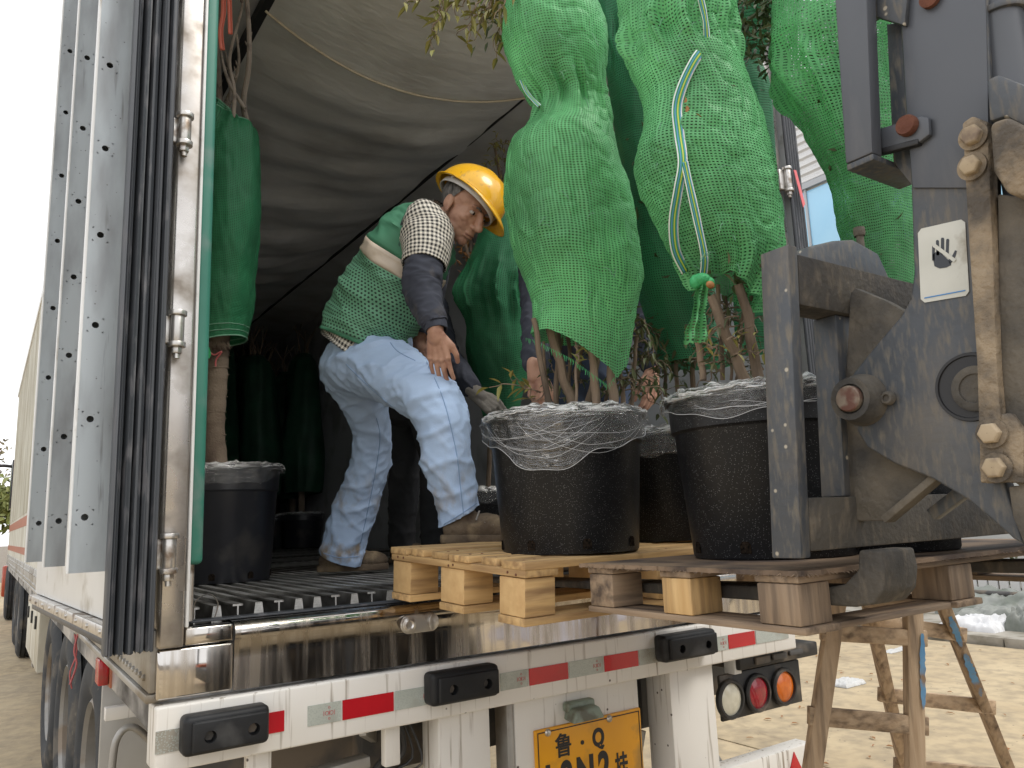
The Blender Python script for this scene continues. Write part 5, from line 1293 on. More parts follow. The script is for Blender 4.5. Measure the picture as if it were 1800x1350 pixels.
def sweep(parent, name, P, W_, H_, m, n=40, nr=60, folds=.0, seed=0, sub=None, ca=None, caps=False, orient=None):
    """cloth tube along points P with half widths W_ (in the picture plane) and H_ (in depth)"""
    dat = smoothpath([list(p)+[w, h] for p, w, h in zip(P, W_, H_)], nr); rows = []; uvs = []; acc = 0
    for i in range(nr):
        p = dat[i, :3]; t = nrm(dat[min(i+1, nr-1), :3]-dat[max(i-1, 0), :3])
        if i: acc += np.linalg.norm(p-dat[i-1, :3])
        e1 = nrm(np.cross(t, CF if orient is None else orient)); e2 = np.cross(e1, t); row = []
        for j in range(n+1):
            a = 2*PI*(j % n)/n
            f = 1+folds*(mnoise.noise(Vector((math.cos(a)*1.5+seed, math.sin(a)*1.5, i*.12)))*1.3+.8*(max(0, 1-3*abs(mnoise.noise(Vector((math.cos(a)*1.2+seed, math.sin(a)*1.2+i*.05, i*.20)))))-.3))
            row.append(p+e1*math.cos(a)*dat[i, 3]*f+e2*math.sin(a)*dat[i, 4]*f); uvs.append((2*PI*j/n*np.mean(dat[:, 3]), acc))
        rows.append(row)
    rngs = sub or [(0, nr-1, name, m)]
    for (i0, i1, nm, mm) in rngs:
        mb = MB().grid(rows[i0:i1+1], n+1, i1-i0+1)
        o = put(nm, mb.mesh(nm, ang=80, org=org_of(parent)), mm, parent)
        setuv(o.data, uvs[i0*(n+1):(i1+1)*(n+1)])
        o.modifiers.new('t', 'SOLIDIFY').thickness = .004
    return rows
def shoe(rt, heel, toe, up=V(0, 0, 1), L=.275, wd=.048, ankle=None):
    f = nrm(V(*toe)-V(*heel)); up = nrm(up-f*np.dot(up, f)); s = np.cross(f, up); h = V(*heel)
    mb = MB(); P = lambda a, b, c: h+f*a+s*b+up*c
    A = np.array([s, f, up])
    mb.ell(P(.06, 0, .045), (.036, .062, .046), A); mb.ell(P(.13, 0, .046), (.041, .085, .045), A); mb.ell(P(.205, 0, .038), (.047, .070, .036), A); mb.ell(P(.06, 0, .085), (.035, .045, .035), A)
    me = blob(mb, .005, 3, org=org_of(rt)); creases(me, .0025, 28, 3); put('shoe', me, M['shoe'], rt)
    pts = []
    for q in range(40):
        a = 2*PI*q/40; c = math.cos(a); pts.append(P(.135+.143*c, (.044+.010*max(0, c)-.006*max(0, -c))*math.sin(a)*abs(math.sin(a))**-.35 if abs(math.sin(a)) > 1e-6 else 0, 0))
    part('shoe_sole', MB().prism(pts, up*.026), M['shoe'], rt, bevel=.005)
    lc = MB()
    for k in range(4): lc.tube(smoothpath([P(.10+.026*k, -.036, .070-.008*k), P(.112+.026*k, 0, .098-.011*k), P(.10+.026*k, .036, .070-.008*k)], 10), .003, 6)
    part('shoe_laces', lc, M['glove'], rt)

# --- main worker
pm = V(-.10, 1.2, FLR)
PW = root('person', 'worker in yellow helmet, green vest and pale blue trousers stepping onto the fresh pallet', 'person', pm, 'men loading the trees')
hfw = nrm(.66*CR-.46*CU-.54*CF); hup = nrm(.50*CR+.86*CU-.10*CF); hc = cp(817, 366, 2.74)
sk = MB(); Ph, Ah = head(sk, hc, hfw, hup)
sk.cap(Ph(0, -.028, -.065), cp(768, 398, 2.78), .056, .064); 
chest = cp(722, 455, 2.80); pel = cp(650, 612, 2.86)
sk.cap(cp(762, 402, 2.80), chest, .07, .11); sk.cap(chest, pel, .11, .11)
shR, elR, wrR = cp(752, 408, 2.66), cp(744, 500, 2.54), cp(766, 584, 2.45)
shL, elL, wrL = cp(765, 420, 2.95), cp(752, 520, 3.02), cp(735, 600, 2.96)
for a, b, r1, r2 in ((chest, shR, .06, .05), (shR, elR, .047, .038), (elR, wrR, .038, .0265), (chest, shL, .06, .05), (shL, elL, .046, .038), (elL, wrL, .038, .027)): sk.cap(a, b, r1, r2)
hipR, knR, anR = cp(678, 640, 2.76), cp(780, 715, 2.48), cp(814, 925, 2.42)
hipL, knL, anL = cp(620, 645, 2.95), cp(656, 775, 3.04), cp(601, 975, 3.08)
for a, b, r1, r2 in ((pel, hipR, .09, .08), (hipR, knR, .07, .05), (knR, anR, .045, .035), (pel, hipL, .09, .08), (hipL, knL, .07, .05), (knL, anL, .045, .035)): sk.cap(a, b, r1, r2)
hand(sk, wrR, -CU*.97+CR*.12+CF*.06, -CF*.92-CR*.32, CR, .98, .10)
hand(sk, wrL, -CU*.9+CR*.3, -CF, CR, .95, .3)
me = blob(sk, .0031, 2, org=org_of(PW))
# eye sockets pressed in
a = verts(me)+org_of(PW); cR = [Ph(q*.031, .085, -.004) for q in (-1, 1)]
for c in cR:
    d = np.linalg.norm((a-c)*1.0, axis=1); w = np.exp(-(d/.0145)**2); a -= np.outer(w, Ah[1])*.0085
setverts(me, a-org_of(PW))
put('body', me, M['skin'], PW)
head_extras(PW, Ph, Ah, hc)
hz_ = nrm(.62*CR+.70*CU+.22*CF); helmet(PW, cp(822, 353, 2.74), nrm(.62*CR-.55*CU-.5*CF), hz_)
nl = MB()
# trousers
tr = MB()
tr.cap(cp(646, 628, 2.85), cp(655, 600, 2.84), .142, .146, 24)
tr.cap(cp(625, 640, 2.87), cp(648, 640, 2.80), .122, .125, 24)
def legs(pts, d):
    for (u, v, dd, r), (u2, v2, dd2, r2) in zip(pts[:-1], pts[1:]): d.cap(cp(u, v, dd), cp(u2, v2, dd2), r, r2, 24)
legs([(664, 645, 2.76, .122), (712, 668, 2.62, .104), (764, 704, 2.51, .090), (779, 745, 2.47, .085), (786, 810, 2.44, .081), (800, 868, 2.43, .069), (812, 925, 2.42, .067)], tr)
legs([(620, 648, 2.93, .120), (637, 700, 2.98, .090), (655, 755, 3.03, .074), (651, 812, 3.05, .076), (632, 875, 3.07, .084), (611, 940, 3.08, .083), (597, 985, 3.08, .080)], tr)
me = blob(tr, .0075, 4, org=org_of(PW))
# open hems: cut the cloth off square at the ankles
bm = bmesh.new(); bm.from_mesh(me); o_ = org_of(PW)
for (c, nn) in ((cp(809, 906, 2.42), nrm(-CU*.86+CR*.47)), (cp(596, 982, 3.08), nrm(cp(596, 982, 3.08)-cp(618, 915, 3.08)))):
    fs = [q for q in bm.faces if np.linalg.norm(V(*q.calc_center_median())+o_-c) < .22]
    gm = set(fs)
    for q in fs: gm.update(q.edges); gm.update(q.verts)
    bmesh.ops.bisect_plane(bm, geom=list(gm), plane_co=tuple(c-o_), plane_no=tuple(nn), clear_outer=True)
bm.to_mesh(me); bm.free(); me.update()
creases(me, .0085, 6.5, 2, dirv=tuple(nrm(.75*CR-.55*CU))); creases(me, .0070, 11, 5, dirv=tuple(nrm(.8*CR+.3*CU)))
o = put('trousers', me, M['jeans'], PW); o.data.shade_smooth(); o.modifiers.new('t', 'SOLIDIFY').thickness = .003
from mathutils.bvhtree import BVHTree
def on_mesh(me, o, pts, n=40, lift=.001):
    """points of a drawn line laid on the surface of a mesh"""
    b = BVHTree.FromPolygons([Vector(q) for q in verts(me)], [tuple(p.vertices) for p in me.polygons]); out_ = []
    for u, v in smoothpath(pts, n):
        d = nrm(ray(u, v)); h = b.ray_cast(Vector(CAM-o), Vector(d))
        if h[0] is not None: out_.append(V(*h[0])+o-d*lift)
    return out_
M['seam'] = mat('seam_thread', (.25, .36, .56), rough=.9)
for ln in ([(735, 604), (752, 640), (775, 690), (790, 740), (803, 800), (810, 860), (815, 905)], [(686, 602), (700, 618), (730, 634)], [(690, 715), (672, 700), (640, 672), (608, 640)], [(662, 735), (668, 770), (660, 830), (646, 900), (634, 955)], [(780, 922), (808, 905), (838, 885)], [(568, 972), (596, 980), (630, 978)]):
    p_ = on_mesh(me, o_, ln)
    if len(p_) > 6: part('seam', MB().tube(p_, .0016, 5), M['seam'], PW)
# vest: solid yoke, reflective band, mesh lower half
VP = [cp(637, 606, 2.84), cp(652, 570, 2.84), cp(672, 532, 2.83), cp(694, 490, 2.82), cp(715, 450, 2.80), cp(738, 412, 2.79), cp(756, 386, 2.78), cp(768, 372, 2.775)]
VW = [pd(q, 2.84) for q in (77, 79, 80, 79, 77, 68, 46, 24)]; VH = [.152, .158, .160, .160, .156, .135, .09, .06]
NR = 70
sweep(PW, 'vest', VP, VW, VH, M['vest'], n=90, nr=NR, folds=.075, seed=4, sub=[(0, 2, 'vest_hem', M['vest']), (2, 34, 'vest_mesh', M['vest_mesh']), (34, 39, 'reflective_band', M['band']), (39, NR-1, 'vest', M['vest'])])
SP = [cp(632, 615, 2.845), cp(640, 600, 2.84), cp(652, 575, 2.84)]
sweep(PW, 'shirt_tail', SP, [pd(q, 2.84) for q in (74, 70, 64)], [.140, .135, .12], M['check'], n=60, nr=14, folds=.06, seed=12)
# sleeve with checked shirt, dark over-sleeve, cuff
sweep(PW, 'shirt_sleeve', [cp(744, 378, 2.72), cp(748, 392, 2.67), cp(751, 412, 2.64), cp(750, 440, 2.60), cp(746, 468, 2.57)], [pd(q, 2.65) for q in (22, 38, 46, 43, 37)], [.06, .085, .088, .08, .07], M['check'], n=48, nr=44, folds=.05, seed=2)
sweep(PW, 'over_sleeve', [cp(748, 450, 2.585), cp(744, 478, 2.56), cp(742, 505, 2.54), cp(750, 535, 2.51), cp(761, 560, 2.475), cp(765, 570, 2.465)], [pd(q, 2.54) for q in (32, 36, 34, 29, 24, 21)], [.060, .067, .064, .055, .046, .040], M['sleeve'], n=48, nr=70, folds=.075, seed=8)
sweep(PW, 'knitted_cuff', [cp(764, 566, 2.468), cp(766, 574, 2.462), cp(767.5, 582, 2.455)], [pd(21, 2.46), pd(21, 2.46), pd(20, 2.46)], [.037, .037, .036], M['sleeve'], n=40, nr=10, folds=.03, seed=9)
sweep(PW, 'shirt_sleeve', [cp(758, 395, 2.90), cp(762, 420, 2.95), cp(758, 470, 2.98), cp(752, 520, 3.0), cp(738, 590, 2.96)], [pd(q, 2.95) for q in (26, 36, 34, 30, 24)], [.06, .08, .075, .066, .05], M['sleeve'], n=32, nr=30, folds=.05, seed=6)
sweep(PW, 'shirt_collar', [cp(768, 392, 2.775), cp(776, 383, 2.768), cp(783, 377, 2.762)], [pd(q, 2.77) for q in (34, 32, 33)], [.066, .064, .068], M['check'], n=40, nr=10, folds=.03, seed=3)
at_ = [cp(u, v, d) for u, v, d in ((716, 372, 2.70), (706, 392, 2.665), (702, 420, 2.655), (704, 448, 2.65), (712, 478, 2.65), (718, 500, 2.66))]
part('armhole_trim', MB().tube(smoothpath(at_, 24), .0035, 7), M['dark_cloth'], PW)
for k in range(3):
    q = [cp(650+6*k, 448-3*k, 2.835-.150+.004*k), cp(654+6*k, 440-3*k, 2.835-.150), cp(661+5*k, 428-2*k, 2.83-.150)]
    part('vest_print', MB().tube(smoothpath(q, 8), .0022, 5), M['strapw'], PW)
shoe(PW, cp(778, 955, 2.38), cp(778, 955, 2.38)+nrm(CR*.97+V(CF[0], CF[1], 0)*.10)*.25)
shoe(PW, V(*at(557, 1001, 2, FLR+.002)) if False else cp(560, 1006, 3.10), cp(560, 1006, 3.10)+nrm(V(CR[0], CR[1], 0)*.93+V(CF[0], CF[1], 0)*.10)*.25)

# --- a plainer builder for the two men half hidden behind the trees and the worker
def helper_man(label, base, j, gloves, top, legm, face, hup_):
    r = root('person', label, 'person', base, 'men loading the trees')
    sk = MB(); hc = j['head']; P, A = head(sk, hc, nrm(face), nrm(hup_))
    sk.cap(P(0, -.02, -.07), j['neck'], .052, .06); sk.cap(j['neck'], j['chest'], .06, .11); sk.cap(j['chest'], j['pelvis'], .11, .11)
    for s in 'LR':
        sk.cap(j['chest'], j['sh'+s], .06, .05); sk.cap(j['sh'+s], j['el'+s], .046, .037); sk.cap(j['el'+s], j['wr'+s], .037, .026)
        sk.cap(j['pelvis'], j['hip'+s], .09, .08); sk.cap(j['hip'+s], j['kn'+s], .07, .05); sk.cap(j['kn'+s], j['an'+s], .045, .035)
        if not gloves: hand(sk, j['wr'+s], j['hd'+s], j['hn'+s], j['hs'+s], .98, .32)
    me = blob(sk, .0042, 2, org=org_of(r)); put('body', me, M['skin'], r); head_extras(r, P, A, hc)
    t = MB(); t.cap(j['pelvis']-V(0, 0, .02), j['pelvis']+V(0, 0, .06), .15, .148, 20)
    for s in 'LR': t.cap(j['hip'+s], j['kn'+s], .10, .082, 20); t.cap(j['kn'+s], j['an'+s]+V(0, 0, .01), .080, .066, 20)
    me = blob(t, .010, 4, org=org_of(r)); creases(me, .006, 10, 4); put('trousers', me, legm, r)
    t = MB(); t.cap(j['pelvis']+V(0, 0, .05), j['chest'], .155, .165, 20); t.cap(j['chest'], j['neck'], .155, .075, 20)
    for s in 'LR': t.cap(j['chest'], j['sh'+s], .10, .078, 16); t.cap(j['sh'+s], j['el'+s], .074, .060, 16); t.cap(j['el'+s], j['wr'+s]+(j['el'+s]-j['wr'+s])*.12, .058, .044, 16)
    me = blob(t, .008, 4, org=org_of(r)); creases(me, .006, 13, 8); put('jacket', me, top, r)
    if gloves:
        for s in 'LR':
            g = MB(); hand(g, j['wr'+s], j['hd'+s], j['hn'+s], j['hs'+s], 1.12, .3)
            g.cap(j['wr'+s]+(j['el'+s]-j['wr'+s])*.16, j['wr'+s], .040, .034, 14)
            put('glove', blob(g, .0045, 2, org=org_of(r)), M['glove'], r)
    for s in 'LR':
        f = nrm(V(face[0], face[1], 0)); h = V(*j['an'+s])-f*.06; h[2] = base[2]+.001; shoe(r, h, h+f*.25)
    return r
bz = FLR+.001
def flo(u, d):
    q = cp(u, 900, d); return V(q[0], q[1], bz)
b2 = flo(745, 3.75); w3 = cp(836, 694, 3.15)
j2 = dict(head=cp(752, 470, 3.55), neck=cp(738, 520, 3.62), chest=cp(722, 560, 3.65), pelvis=cp(718, 690, 3.78),
          shR=cp(758, 545, 3.5), elR=cp(783, 622, 3.36), wrR=cp(836, 692, 3.2), shL=cp(690, 545, 3.8), elL=cp(700, 640, 3.8), wrL=cp(740, 690, 3.7),
          hipR=cp(745, 700, 3.72), knR=cp(768, 800, 3.66), anR=flo(762, 3.70)+V(0, 0, .09), hipL=cp(700, 700, 3.84), knL=cp(712, 800, 3.86), anL=flo(705, 3.9)+V(0, 0, .09),
          hdR=CR*.8-CU*.6, hnR=CU*.6-CF*.6, hsR=CR, hdL=-CU+CR*.3, hnL=-CF, hsL=CR)
helper_man('worker in dark clothes bending behind the helmeted man, reaching a grey glove to the film', b2, j2, True, M['sleeve'], M['dark_cloth'], CR*.8-CU*.5-CF*.2, CR*.4+CU*.9)
b3 = flo(1030, 3.05)
j3 = dict(head=cp(1010, 330, 2.85), neck=cp(1015, 385, 2.9), chest=cp(1020, 440, 2.92), pelvis=cp(1030, 640, 3.05),
          shL=cp(1095, 420, 2.85), elL=cp(1135, 545, 2.75), wrL=cp(1146, 652, 2.62), shR=cp(945, 420, 2.85), elR=cp(946, 545, 2.66), wrR=cp(940, 650, 2.42),
          hipR=cp(995, 660, 3.03), knR=cp(990, 800, 2.98), anR=flo(985, 3.0)+V(0, 0, .09), hipL=cp(1065, 660, 3.06), knL=cp(1075, 800, 3.02), anL=flo(1080, 3.05)+V(0, 0, .09),
          hdR=-CU*1+CR*.10, hnR=-CF*.6-CR*.8, hsR=CR, hdL=-CU*.97-CR*.05, hnL=CR*.6-CF*.7, hsL=-CR)
helper_man('worker behind the front tree, only his bare forearms and hands showing beside its stems', b3, j3, False, M['sleeve'], mat('dark_jeans', (.03, .045, .08), rough=.9), -CF*.9-CU*.5, CU)

# ------------------------------------------------------------------ forklift
FK = root('forklift', 'dark grey forklift with muddy mast and stop hand sticker, carrying the pallets into the trailer', 'forklift', (0.1, -1.5, 0))
def side(pts, X, th):                     # a plate lying in the plane x = X, outlined from measurements
    return MB().prism([at(u, v, 0, X) for u, v in pts], (th, 0, 0))
CYB = -1.25                               # back face of the carriage
def bbT(x0, x1, y0, y1, z0, z1):
    t = -.070; mb = MB().bb(x0, x1, y0, y1, z0, z1); mb.v = [(x, y+t*(z-1.355), z) for x, y, z in mb.v]; return mb
# carriage: near upright, second upright, cross bars
part('carriage_upright', bbT(-.533, -.507, -1.222, -1.165, 1.352, 1.868), M['lift'], FK, bevel=.003)
part('carriage_upright', bbT(-.392, -.345, -1.212, -1.165, 1.449, 1.767), M['lift'], FK, bevel=.003)
part('carriage_bar', bbT(-.506, .62, -1.222, -1.165, 1.768, 1.855), M['lift_grime'], FK, bevel=.003)
part('carriage_bar', bbT(-.506, .62, -1.222, -1.165, 1.362, 1.448), M['lift_grime'], FK, bevel=.003)
part('carriage_upright', bbT(.58, .612, -1.221, -1.16, 1.352, 1.9), M['lift'], FK, bevel=.003)
# hook block with a latch bolt on the top bar
hb = [(1425, 432), (1468, 422), (1500, 420), (1545, 445), (1566, 492), (1566, 520), (1428, 520)]
part('hook_block', MB().prism([at(u, v, 1, -1.20) for u, v in hb], (0, .075, 0)), M['lift'], FK, bevel=.006)
q = at(1513, 430, 1, -1.17)
lb = part('latch_pin', MB().cyl(q-V(0, 0, .01), q+V(0, 0, .022), .0075, n=16), M['lift_dust'], FK)
part('pin_head', MB().lathe(q+V(0, 0, .018), (0, 0, 1), [(.0105, 0), (.012, .008), (.011, .018), (.0005, .019)], n=18), M['lift_dust'], lb)
# bracket behind the side plate
part('carriage_bracket', side([(1494, 515), (1503, 506), (1560, 530), (1612, 560), (1640, 700), (1700, 800), (1660, 832), (1562, 916), (1478, 916), (1484, 700)], -.375, .022), M['lift_dust'], FK, bevel=.003)
part('bracket_foot', MB().beam(at(1560, 914, 0, -.385), at(1662, 828, 0, -.385), .03, .012), M['lift_dust'], FK, bevel=.002)
part('carriage_brace', MB().beam(at(1640, 905, 0, -.33), at(1760, 815, 0, -.33), .02, .02), M['lift'], FK, bevel=.002)
# side plate of the mast carriage with roller hole
plate_o = [(1578, -70), (1732, -70), (1742, 215), (1752, 640), (1766, 850), (1800, 958), (1782, 948), (1745, 915), (1700, 878), (1640, 842), (1572, 815), (1524, 786), (1496, 742), (1486, 700), (1500, 655), (1545, 600), (1583, 556), (1600, 526), (1606, 480), (1600, 300), (1590, 170), (1582, 40)]
part('mast_plate', side(plate_o, -.410, .030), M['lift'], FK, bevel=.004, seg=3)
part('mast_channel', side([(1578, -80), (1730, -80), (1740, 330), (1604, 330), (1592, 170)], -.4145, .004), M['lift_clean'], FK, bevel=.001)
# pivot boss
c = at(1516, 703, 0, -.412)
part('pivot_boss', MB().lathe(c+V(.004, 0, 0), (-1, 0, 0), [(.044, 0), (.043, .012), (.037, .030), (.035, .040), (.025, .040), (.024, .034), (.022, .034), (.021, .038), (.0005, .0385)], n=40), M['lift_dust'], FK)
part('pivot_pin', MB().lathe(c+V(-.030, 0, 0), (-1, 0, 0), [(.0215, 0), (.0215, .012), (.0195, .014), (.0005, .0142)], n=30), M['pin'], FK)
g = at(1563, 700, 0, -.415); part('grease_nipple', MB().lathe(g, (-1, 0, 0), [(.0115, 0), (.0115, .006), (.009, .010), (.006, .010), (.006, .006), (.0005, .006)], n=16), M['lift_dust'], FK)
hcn = at(1706, 680, 0, -.4105)
part('roller_hole', MB().lathe(hcn, (-1, 0, 0), [(.0005, .0004), (.046, .0004), (.047, .003), (.051, .003), (.052, 0)], n=44), M['ink'], FK)
part('mast_roller', MB().lathe(hcn+V(0, -.008, -.004), (-1, 0, 0), [(.034, .0006), (.034, .006), (.031, .008), (.022, .008), (.021, .0055), (.0005, .006)], n=36), M['lift_dust'], FK)
# upper left channel of the inner mast
ch = [(1462, -80), (1520, -80), (1533, 268), (1486, 288)]
part('inner_mast', MB().prism([at(u, v, 0, -.46) for u, v in ((1462, -80), (1520, -80), (1533, 268), (1486, 288))], (.030, 0, 0)), M['lift_clean'], FK, bevel=.003)
z_ = at(1486, 288, 0, -.46)[2]
part('mast_foot', MB().bb(-.458, -.30, at(1486, 288, 0, -.46)[1], at(1533, 268, 0, -.46)[1], z_-.012, z_-.001), M['lift'], FK, bevel=.002)
part('mast_link', side([(1536, 228), (1618, 204), (1632, 206), (1634, 236), (1612, 252), (1540, 268)], -.4255, .010), M['lift_clean'], FK, bevel=.003)
part('link_edge', MB().beam(at(1540, 270, 0, -.42), at(1618, 250, 0, -.42), .014, .010), M['ink'], FK, bevel=.002)
c = at(1597, 222, 0, -.427); part('rusty_pin', MB().lathe(c, (-1, 0, 0), [(.017, 0), (.017, .008), (.015, .012), (.0005, .013)], n=26), M['rust'], FK)
part('mast_top_tie', side([(1505, -60), (1600, -60), (1590, 45), (1540, 30), (1520, 42), (1512, -10)], -.425, .014), M['lift'], FK, bevel=.003)
part('back_plate', side([(1558, 42), (1600, 38), (1606, 330), (1570, 285)], -.395, .012), M['lift'], FK, bevel=.002)
c = at(1637, -2, 0, -.416); part('rusty_pin', MB().lathe(c, (-1, 0, 0), [(.016, 0), (.016, .008), (.0005, .011)], n=22), M['rust'], FK)
# dusty edge flange with bolts
fl = [(1690, 216), (1708, 203), (1736, 214), (1745, 430), (1752, 640), (1768, 838), (1722, 850), (1716, 640), (1702, 430)]
part('mast_flange', side(fl, -.440, .026), M['lift_mud'], FK, bevel=.004)
def hexbolt(u, v, X=-.441, s=1.0):
    c = at(u, v, 0, X)
    b = part('bolt', MB().lathe(c, (-1, 0, 0), [(.0155*s, 0), (.0155*s, .012*s), (.013*s, .015*s), (.0005, .0152*s)], n=6), M['bolt'], FK, bevel=.001)
    part('washer', MB().lathe(c+V(.0, 0, 0), (-1, 0, 0), [(.021*s, -.001), (.021*s, .004*s), (.0005, .0045*s)], n=26), M['lift_mud'], b)
for u, v in ((1712, 240), (1710, 293), (1744, 762), (1752, 822)): hexbolt(u, v)
part('bolt_pad', side([(1720, 735), (1775, 725), (1800, 760), (1800, 850), (1768, 848), (1728, 850)], -.438, .018), M['lift_mud'], FK, bevel=.004)
part('mud_block', side([(1738, 216), (1768, 204), (1830, 235), (1830, 352), (1768, 340), (1744, 300)], -.47, .05), M['lift_mud'], FK, bevel=.008, seg=3)
part('mast_block', side([(1734, 140), (1752, 130), (1830, 160), (1830, 240), (1768, 204), (1738, 214)], -.45, .05), M['lift'], FK, bevel=.005)
part('mast_rail', side([(1752, 340), (1830, 352), (1850, 900), (1772, 840), (1756, 600)], -.425, .03), M['lift_dust'], FK, bevel=.004)
part('outer_mast', MB().bb(-.22, -.15, -1.92, -1.66, .35, 3.4), M['lift'], FK, bevel=.006)
part('outer_mast', MB().bb(.38, .45, -1.92, -1.66, .35, 3.4), M['lift'], FK, bevel=.006)
c0 = at(1762, 150, 0, -.40); c1 = at(1756, -40, 0, -.40)
cyl = part('lift_cylinder', MB().cyl(V(c0[0]+.03, c0[1], c0[2]-.3), V(c1[0]+.03, c0[1], c1[2]+.8), .032, n=30), M['lift_clean'], FK)
part('cylinder_collar', MB().cyl(V(c0[0]+.03, c0[1], at(1762, 32, 0, -.37)[2]), V(c0[0]+.03, c0[1], at(1762, 20, 0, -.37)[2]), .038, n=30), M['lift'], cyl, bevel=.002)
for k in range(3):
    p = smoothpath([at(1795, -60+14*k, 0, -.30), at(1785+6*k, 30, 0, -.30), at(1805, 90, 0, -.30), at(1810+5*k, 170, 0, -.30)], 16)
    part('hydraulic_hose', MB().tube(p, .011, 10), M['blackplast'], FK)
part('bearing_plate', side([(1772, 855), (1830, 850), (1830, 960), (1800, 958), (1780, 910)], -.425, .02), M['lift_dust'], FK, bevel=.003)
# sticker: barred hand
def stk(u, v, lift=.0): return at(u, v, 0, -.4110-lift)
ST = [(1620, 402), (1690, 386), (1697, 391), (1704, 512), (1698, 520), (1626, 532), (1619, 526), (1614, 410)]
st = part('warning_sticker', MB().prism([stk(u, v) for u, v in ST], (-.0010, 0, 0)), M['sticker'], FK)
def spoly(nm, pts, m, lift=.0012): return part(nm, MB().prism([stk(u, v, lift) for u, v in pts], (-.0006, 0, 0)), m, st)
MI = mat('sticker_ink', (.035, .04, .05), rough=.5)
spoly('hand_print', [(1640, 447), (1650, 440), (1672, 462), (1672, 466), (1664, 470), (1652, 472), (1643, 468), (1641, 458)], MI)
for (u, v, u2, v2, w) in ((1649, 443, 1648, 422, 5), (1657, 441, 1657, 418, 5.4), (1665, 443, 1666, 420, 5), (1641, 452, 1641, 432, 4.4)):
    spoly('finger_print', [(u-w/2, v+6), (u+w/2, v+6), (u2+w/2, v2+2), (u2+w*.3, v2), (u2-w*.3, v2), (u2-w/2, v2+2)], MI)
spoly('thumb_print', [(1667, 457), (1674, 450), (1679, 440), (1682, 441), (1680, 450), (1674, 460), (1670, 464)], MI)
spoly('bar_print', [(1640, 429), (1646, 430), (1681, 456), (1677, 461), (1640, 434)], M['sticker'], .0022)
spoly('line_print', [(1625, 523), (1697, 509.5), (1697, 511.5), (1625, 525)], M['blue_ink'])
# forks: heel, shank and blade through the pallet openings
for x0 in (-.425, .33):
    mb = MB(); prof = [(-1.253, 1.362), (-1.292, 1.362), (-1.295, 1.33), (-1.288, 1.297), (-1.268, 1.276), (-1.235, 1.270), (-.05, 1.262), (-.05, 1.272), (-1.18, 1.298), (-1.22, 1.306), (-1.248, 1.33)]
    mb.prism([(x0, y, z-.002) for y, z in prof], (.10, 0, 0))
    part('fork', mb, M['lift_grime'], FK, bevel=.012, seg=3)
# the lift truck itself behind the mast
part('front_axle', MB().bb(-.45, .65, -2.05, -1.75, .30, .62), M['under'], FK, bevel=.02)
for x in (-.50, .46):
    w = part('wheel', MB().lathe((x+.24, -1.92, .36), (-1, 0, 0), [(.16, 0), (.30, .0), (.355, .03), (.36, .12), (.355, .21), (.30, .24), (.16, .24)], n=48), M['tyre'], FK)
    part('rim', MB().lathe((x+.24, -1.92, .36), (-1, 0, 0), [(.17, .0), (.15, .03), (.05, .05), (.0005, .05)], n=30), M['orange_paint'], w)
part('body', MB().prism([(-.42, -1.78, .35), (-.42, -1.78, 1.0), (-.42, -2.1, 1.12), (-.42, -2.5, .85), (-.42, -3.6, .95), (-.42, -3.9, .8), (-.42, -3.9, .3)], (1.05, 0, 0)), M['blackplast'], FK, bevel=.04, seg=3)
part('counterweight', MB().bb(-.40, .60, -3.92, -3.3, .30, 1.05), M['orange_paint'], FK, bevel=.08, seg=4)
part('dash', MB().prism([(-.35, -1.80, 1.0), (-.35, -1.84, 1.32), (-.35, -2.05, 1.25), (-.35, -2.1, 1.0)], (.9, 0, 0)), M['blackplast'], FK, bevel=.02)
part('seat', MB().bb(-.16, .36, -3.0, -2.55, .95, 1.08), M['blackplast'], FK, bevel=.04); part('seat_back', MB().bb(-.16, .36, -3.12, -2.98, 1.0, 1.6), M['blackplast'], FK, bevel=.05)
for x in (-.38, .52):
    part('guard_pillar', MB().tube([(x, -1.85, 1.1), (x, -2.05, 2.1), (x, -3.2, 2.12), (x, -3.5, 1.0)], .03, 10), M['lift'], FK)
for k in range(6): part('guard_bar', MB().bb(-.36, .50, -2.15-k*.2, -2.11-k*.2, 2.10, 2.13), M['lift'], FK, bevel=.004)

# ------------------------------------------------------------------ wooden trestle
def dline(u0, v0, d0, u1, v1, d1, zt=None, zb=0.0):
    p = cp(u0, v0, d0); q = cp(u1, v1, d1); t = (zb-p[2])/(q[2]-p[2]); return p, p+(q-p)*t
TR = root('trestle', 'tall wooden trestle with blue paint smears standing on the yard under the pallet', 'trestle', (.8, -.6, 0))
la, lb_ = dline(1472, 1062, 2.25, 1430, 1350, 2.17); 
L1 = dline(1470, 1060, 2.25, 1428, 1350, 2.18); L2 = dline(1604, 1060, 2.25, 1608, 1350, 2.18)
L3 = dline(1526, 1060, 2.45, 1590, 1350, 2.72); L4 = dline(1656, 1060, 2.45, 1772, 1350, 2.68)
legs_ = []
for i, (p, q) in enumerate((L1, L2, L3, L4)):
    legs_.append(part('leg', MB().beam(p, q, .047, .034, up=CF if i < 2 else CR), M['ladder_z'], TR, bevel=.003))
def on(Lq, v, other=None):
    p, q = Lq
    best = min(np.linspace(0, 1, 400), key=lambda t: abs(675-FOC*np.dot(p+(q-p)*t-CAM, CU)/np.dot(p+(q-p)*t-CAM, CF)-v)); return p+(q-p)*best
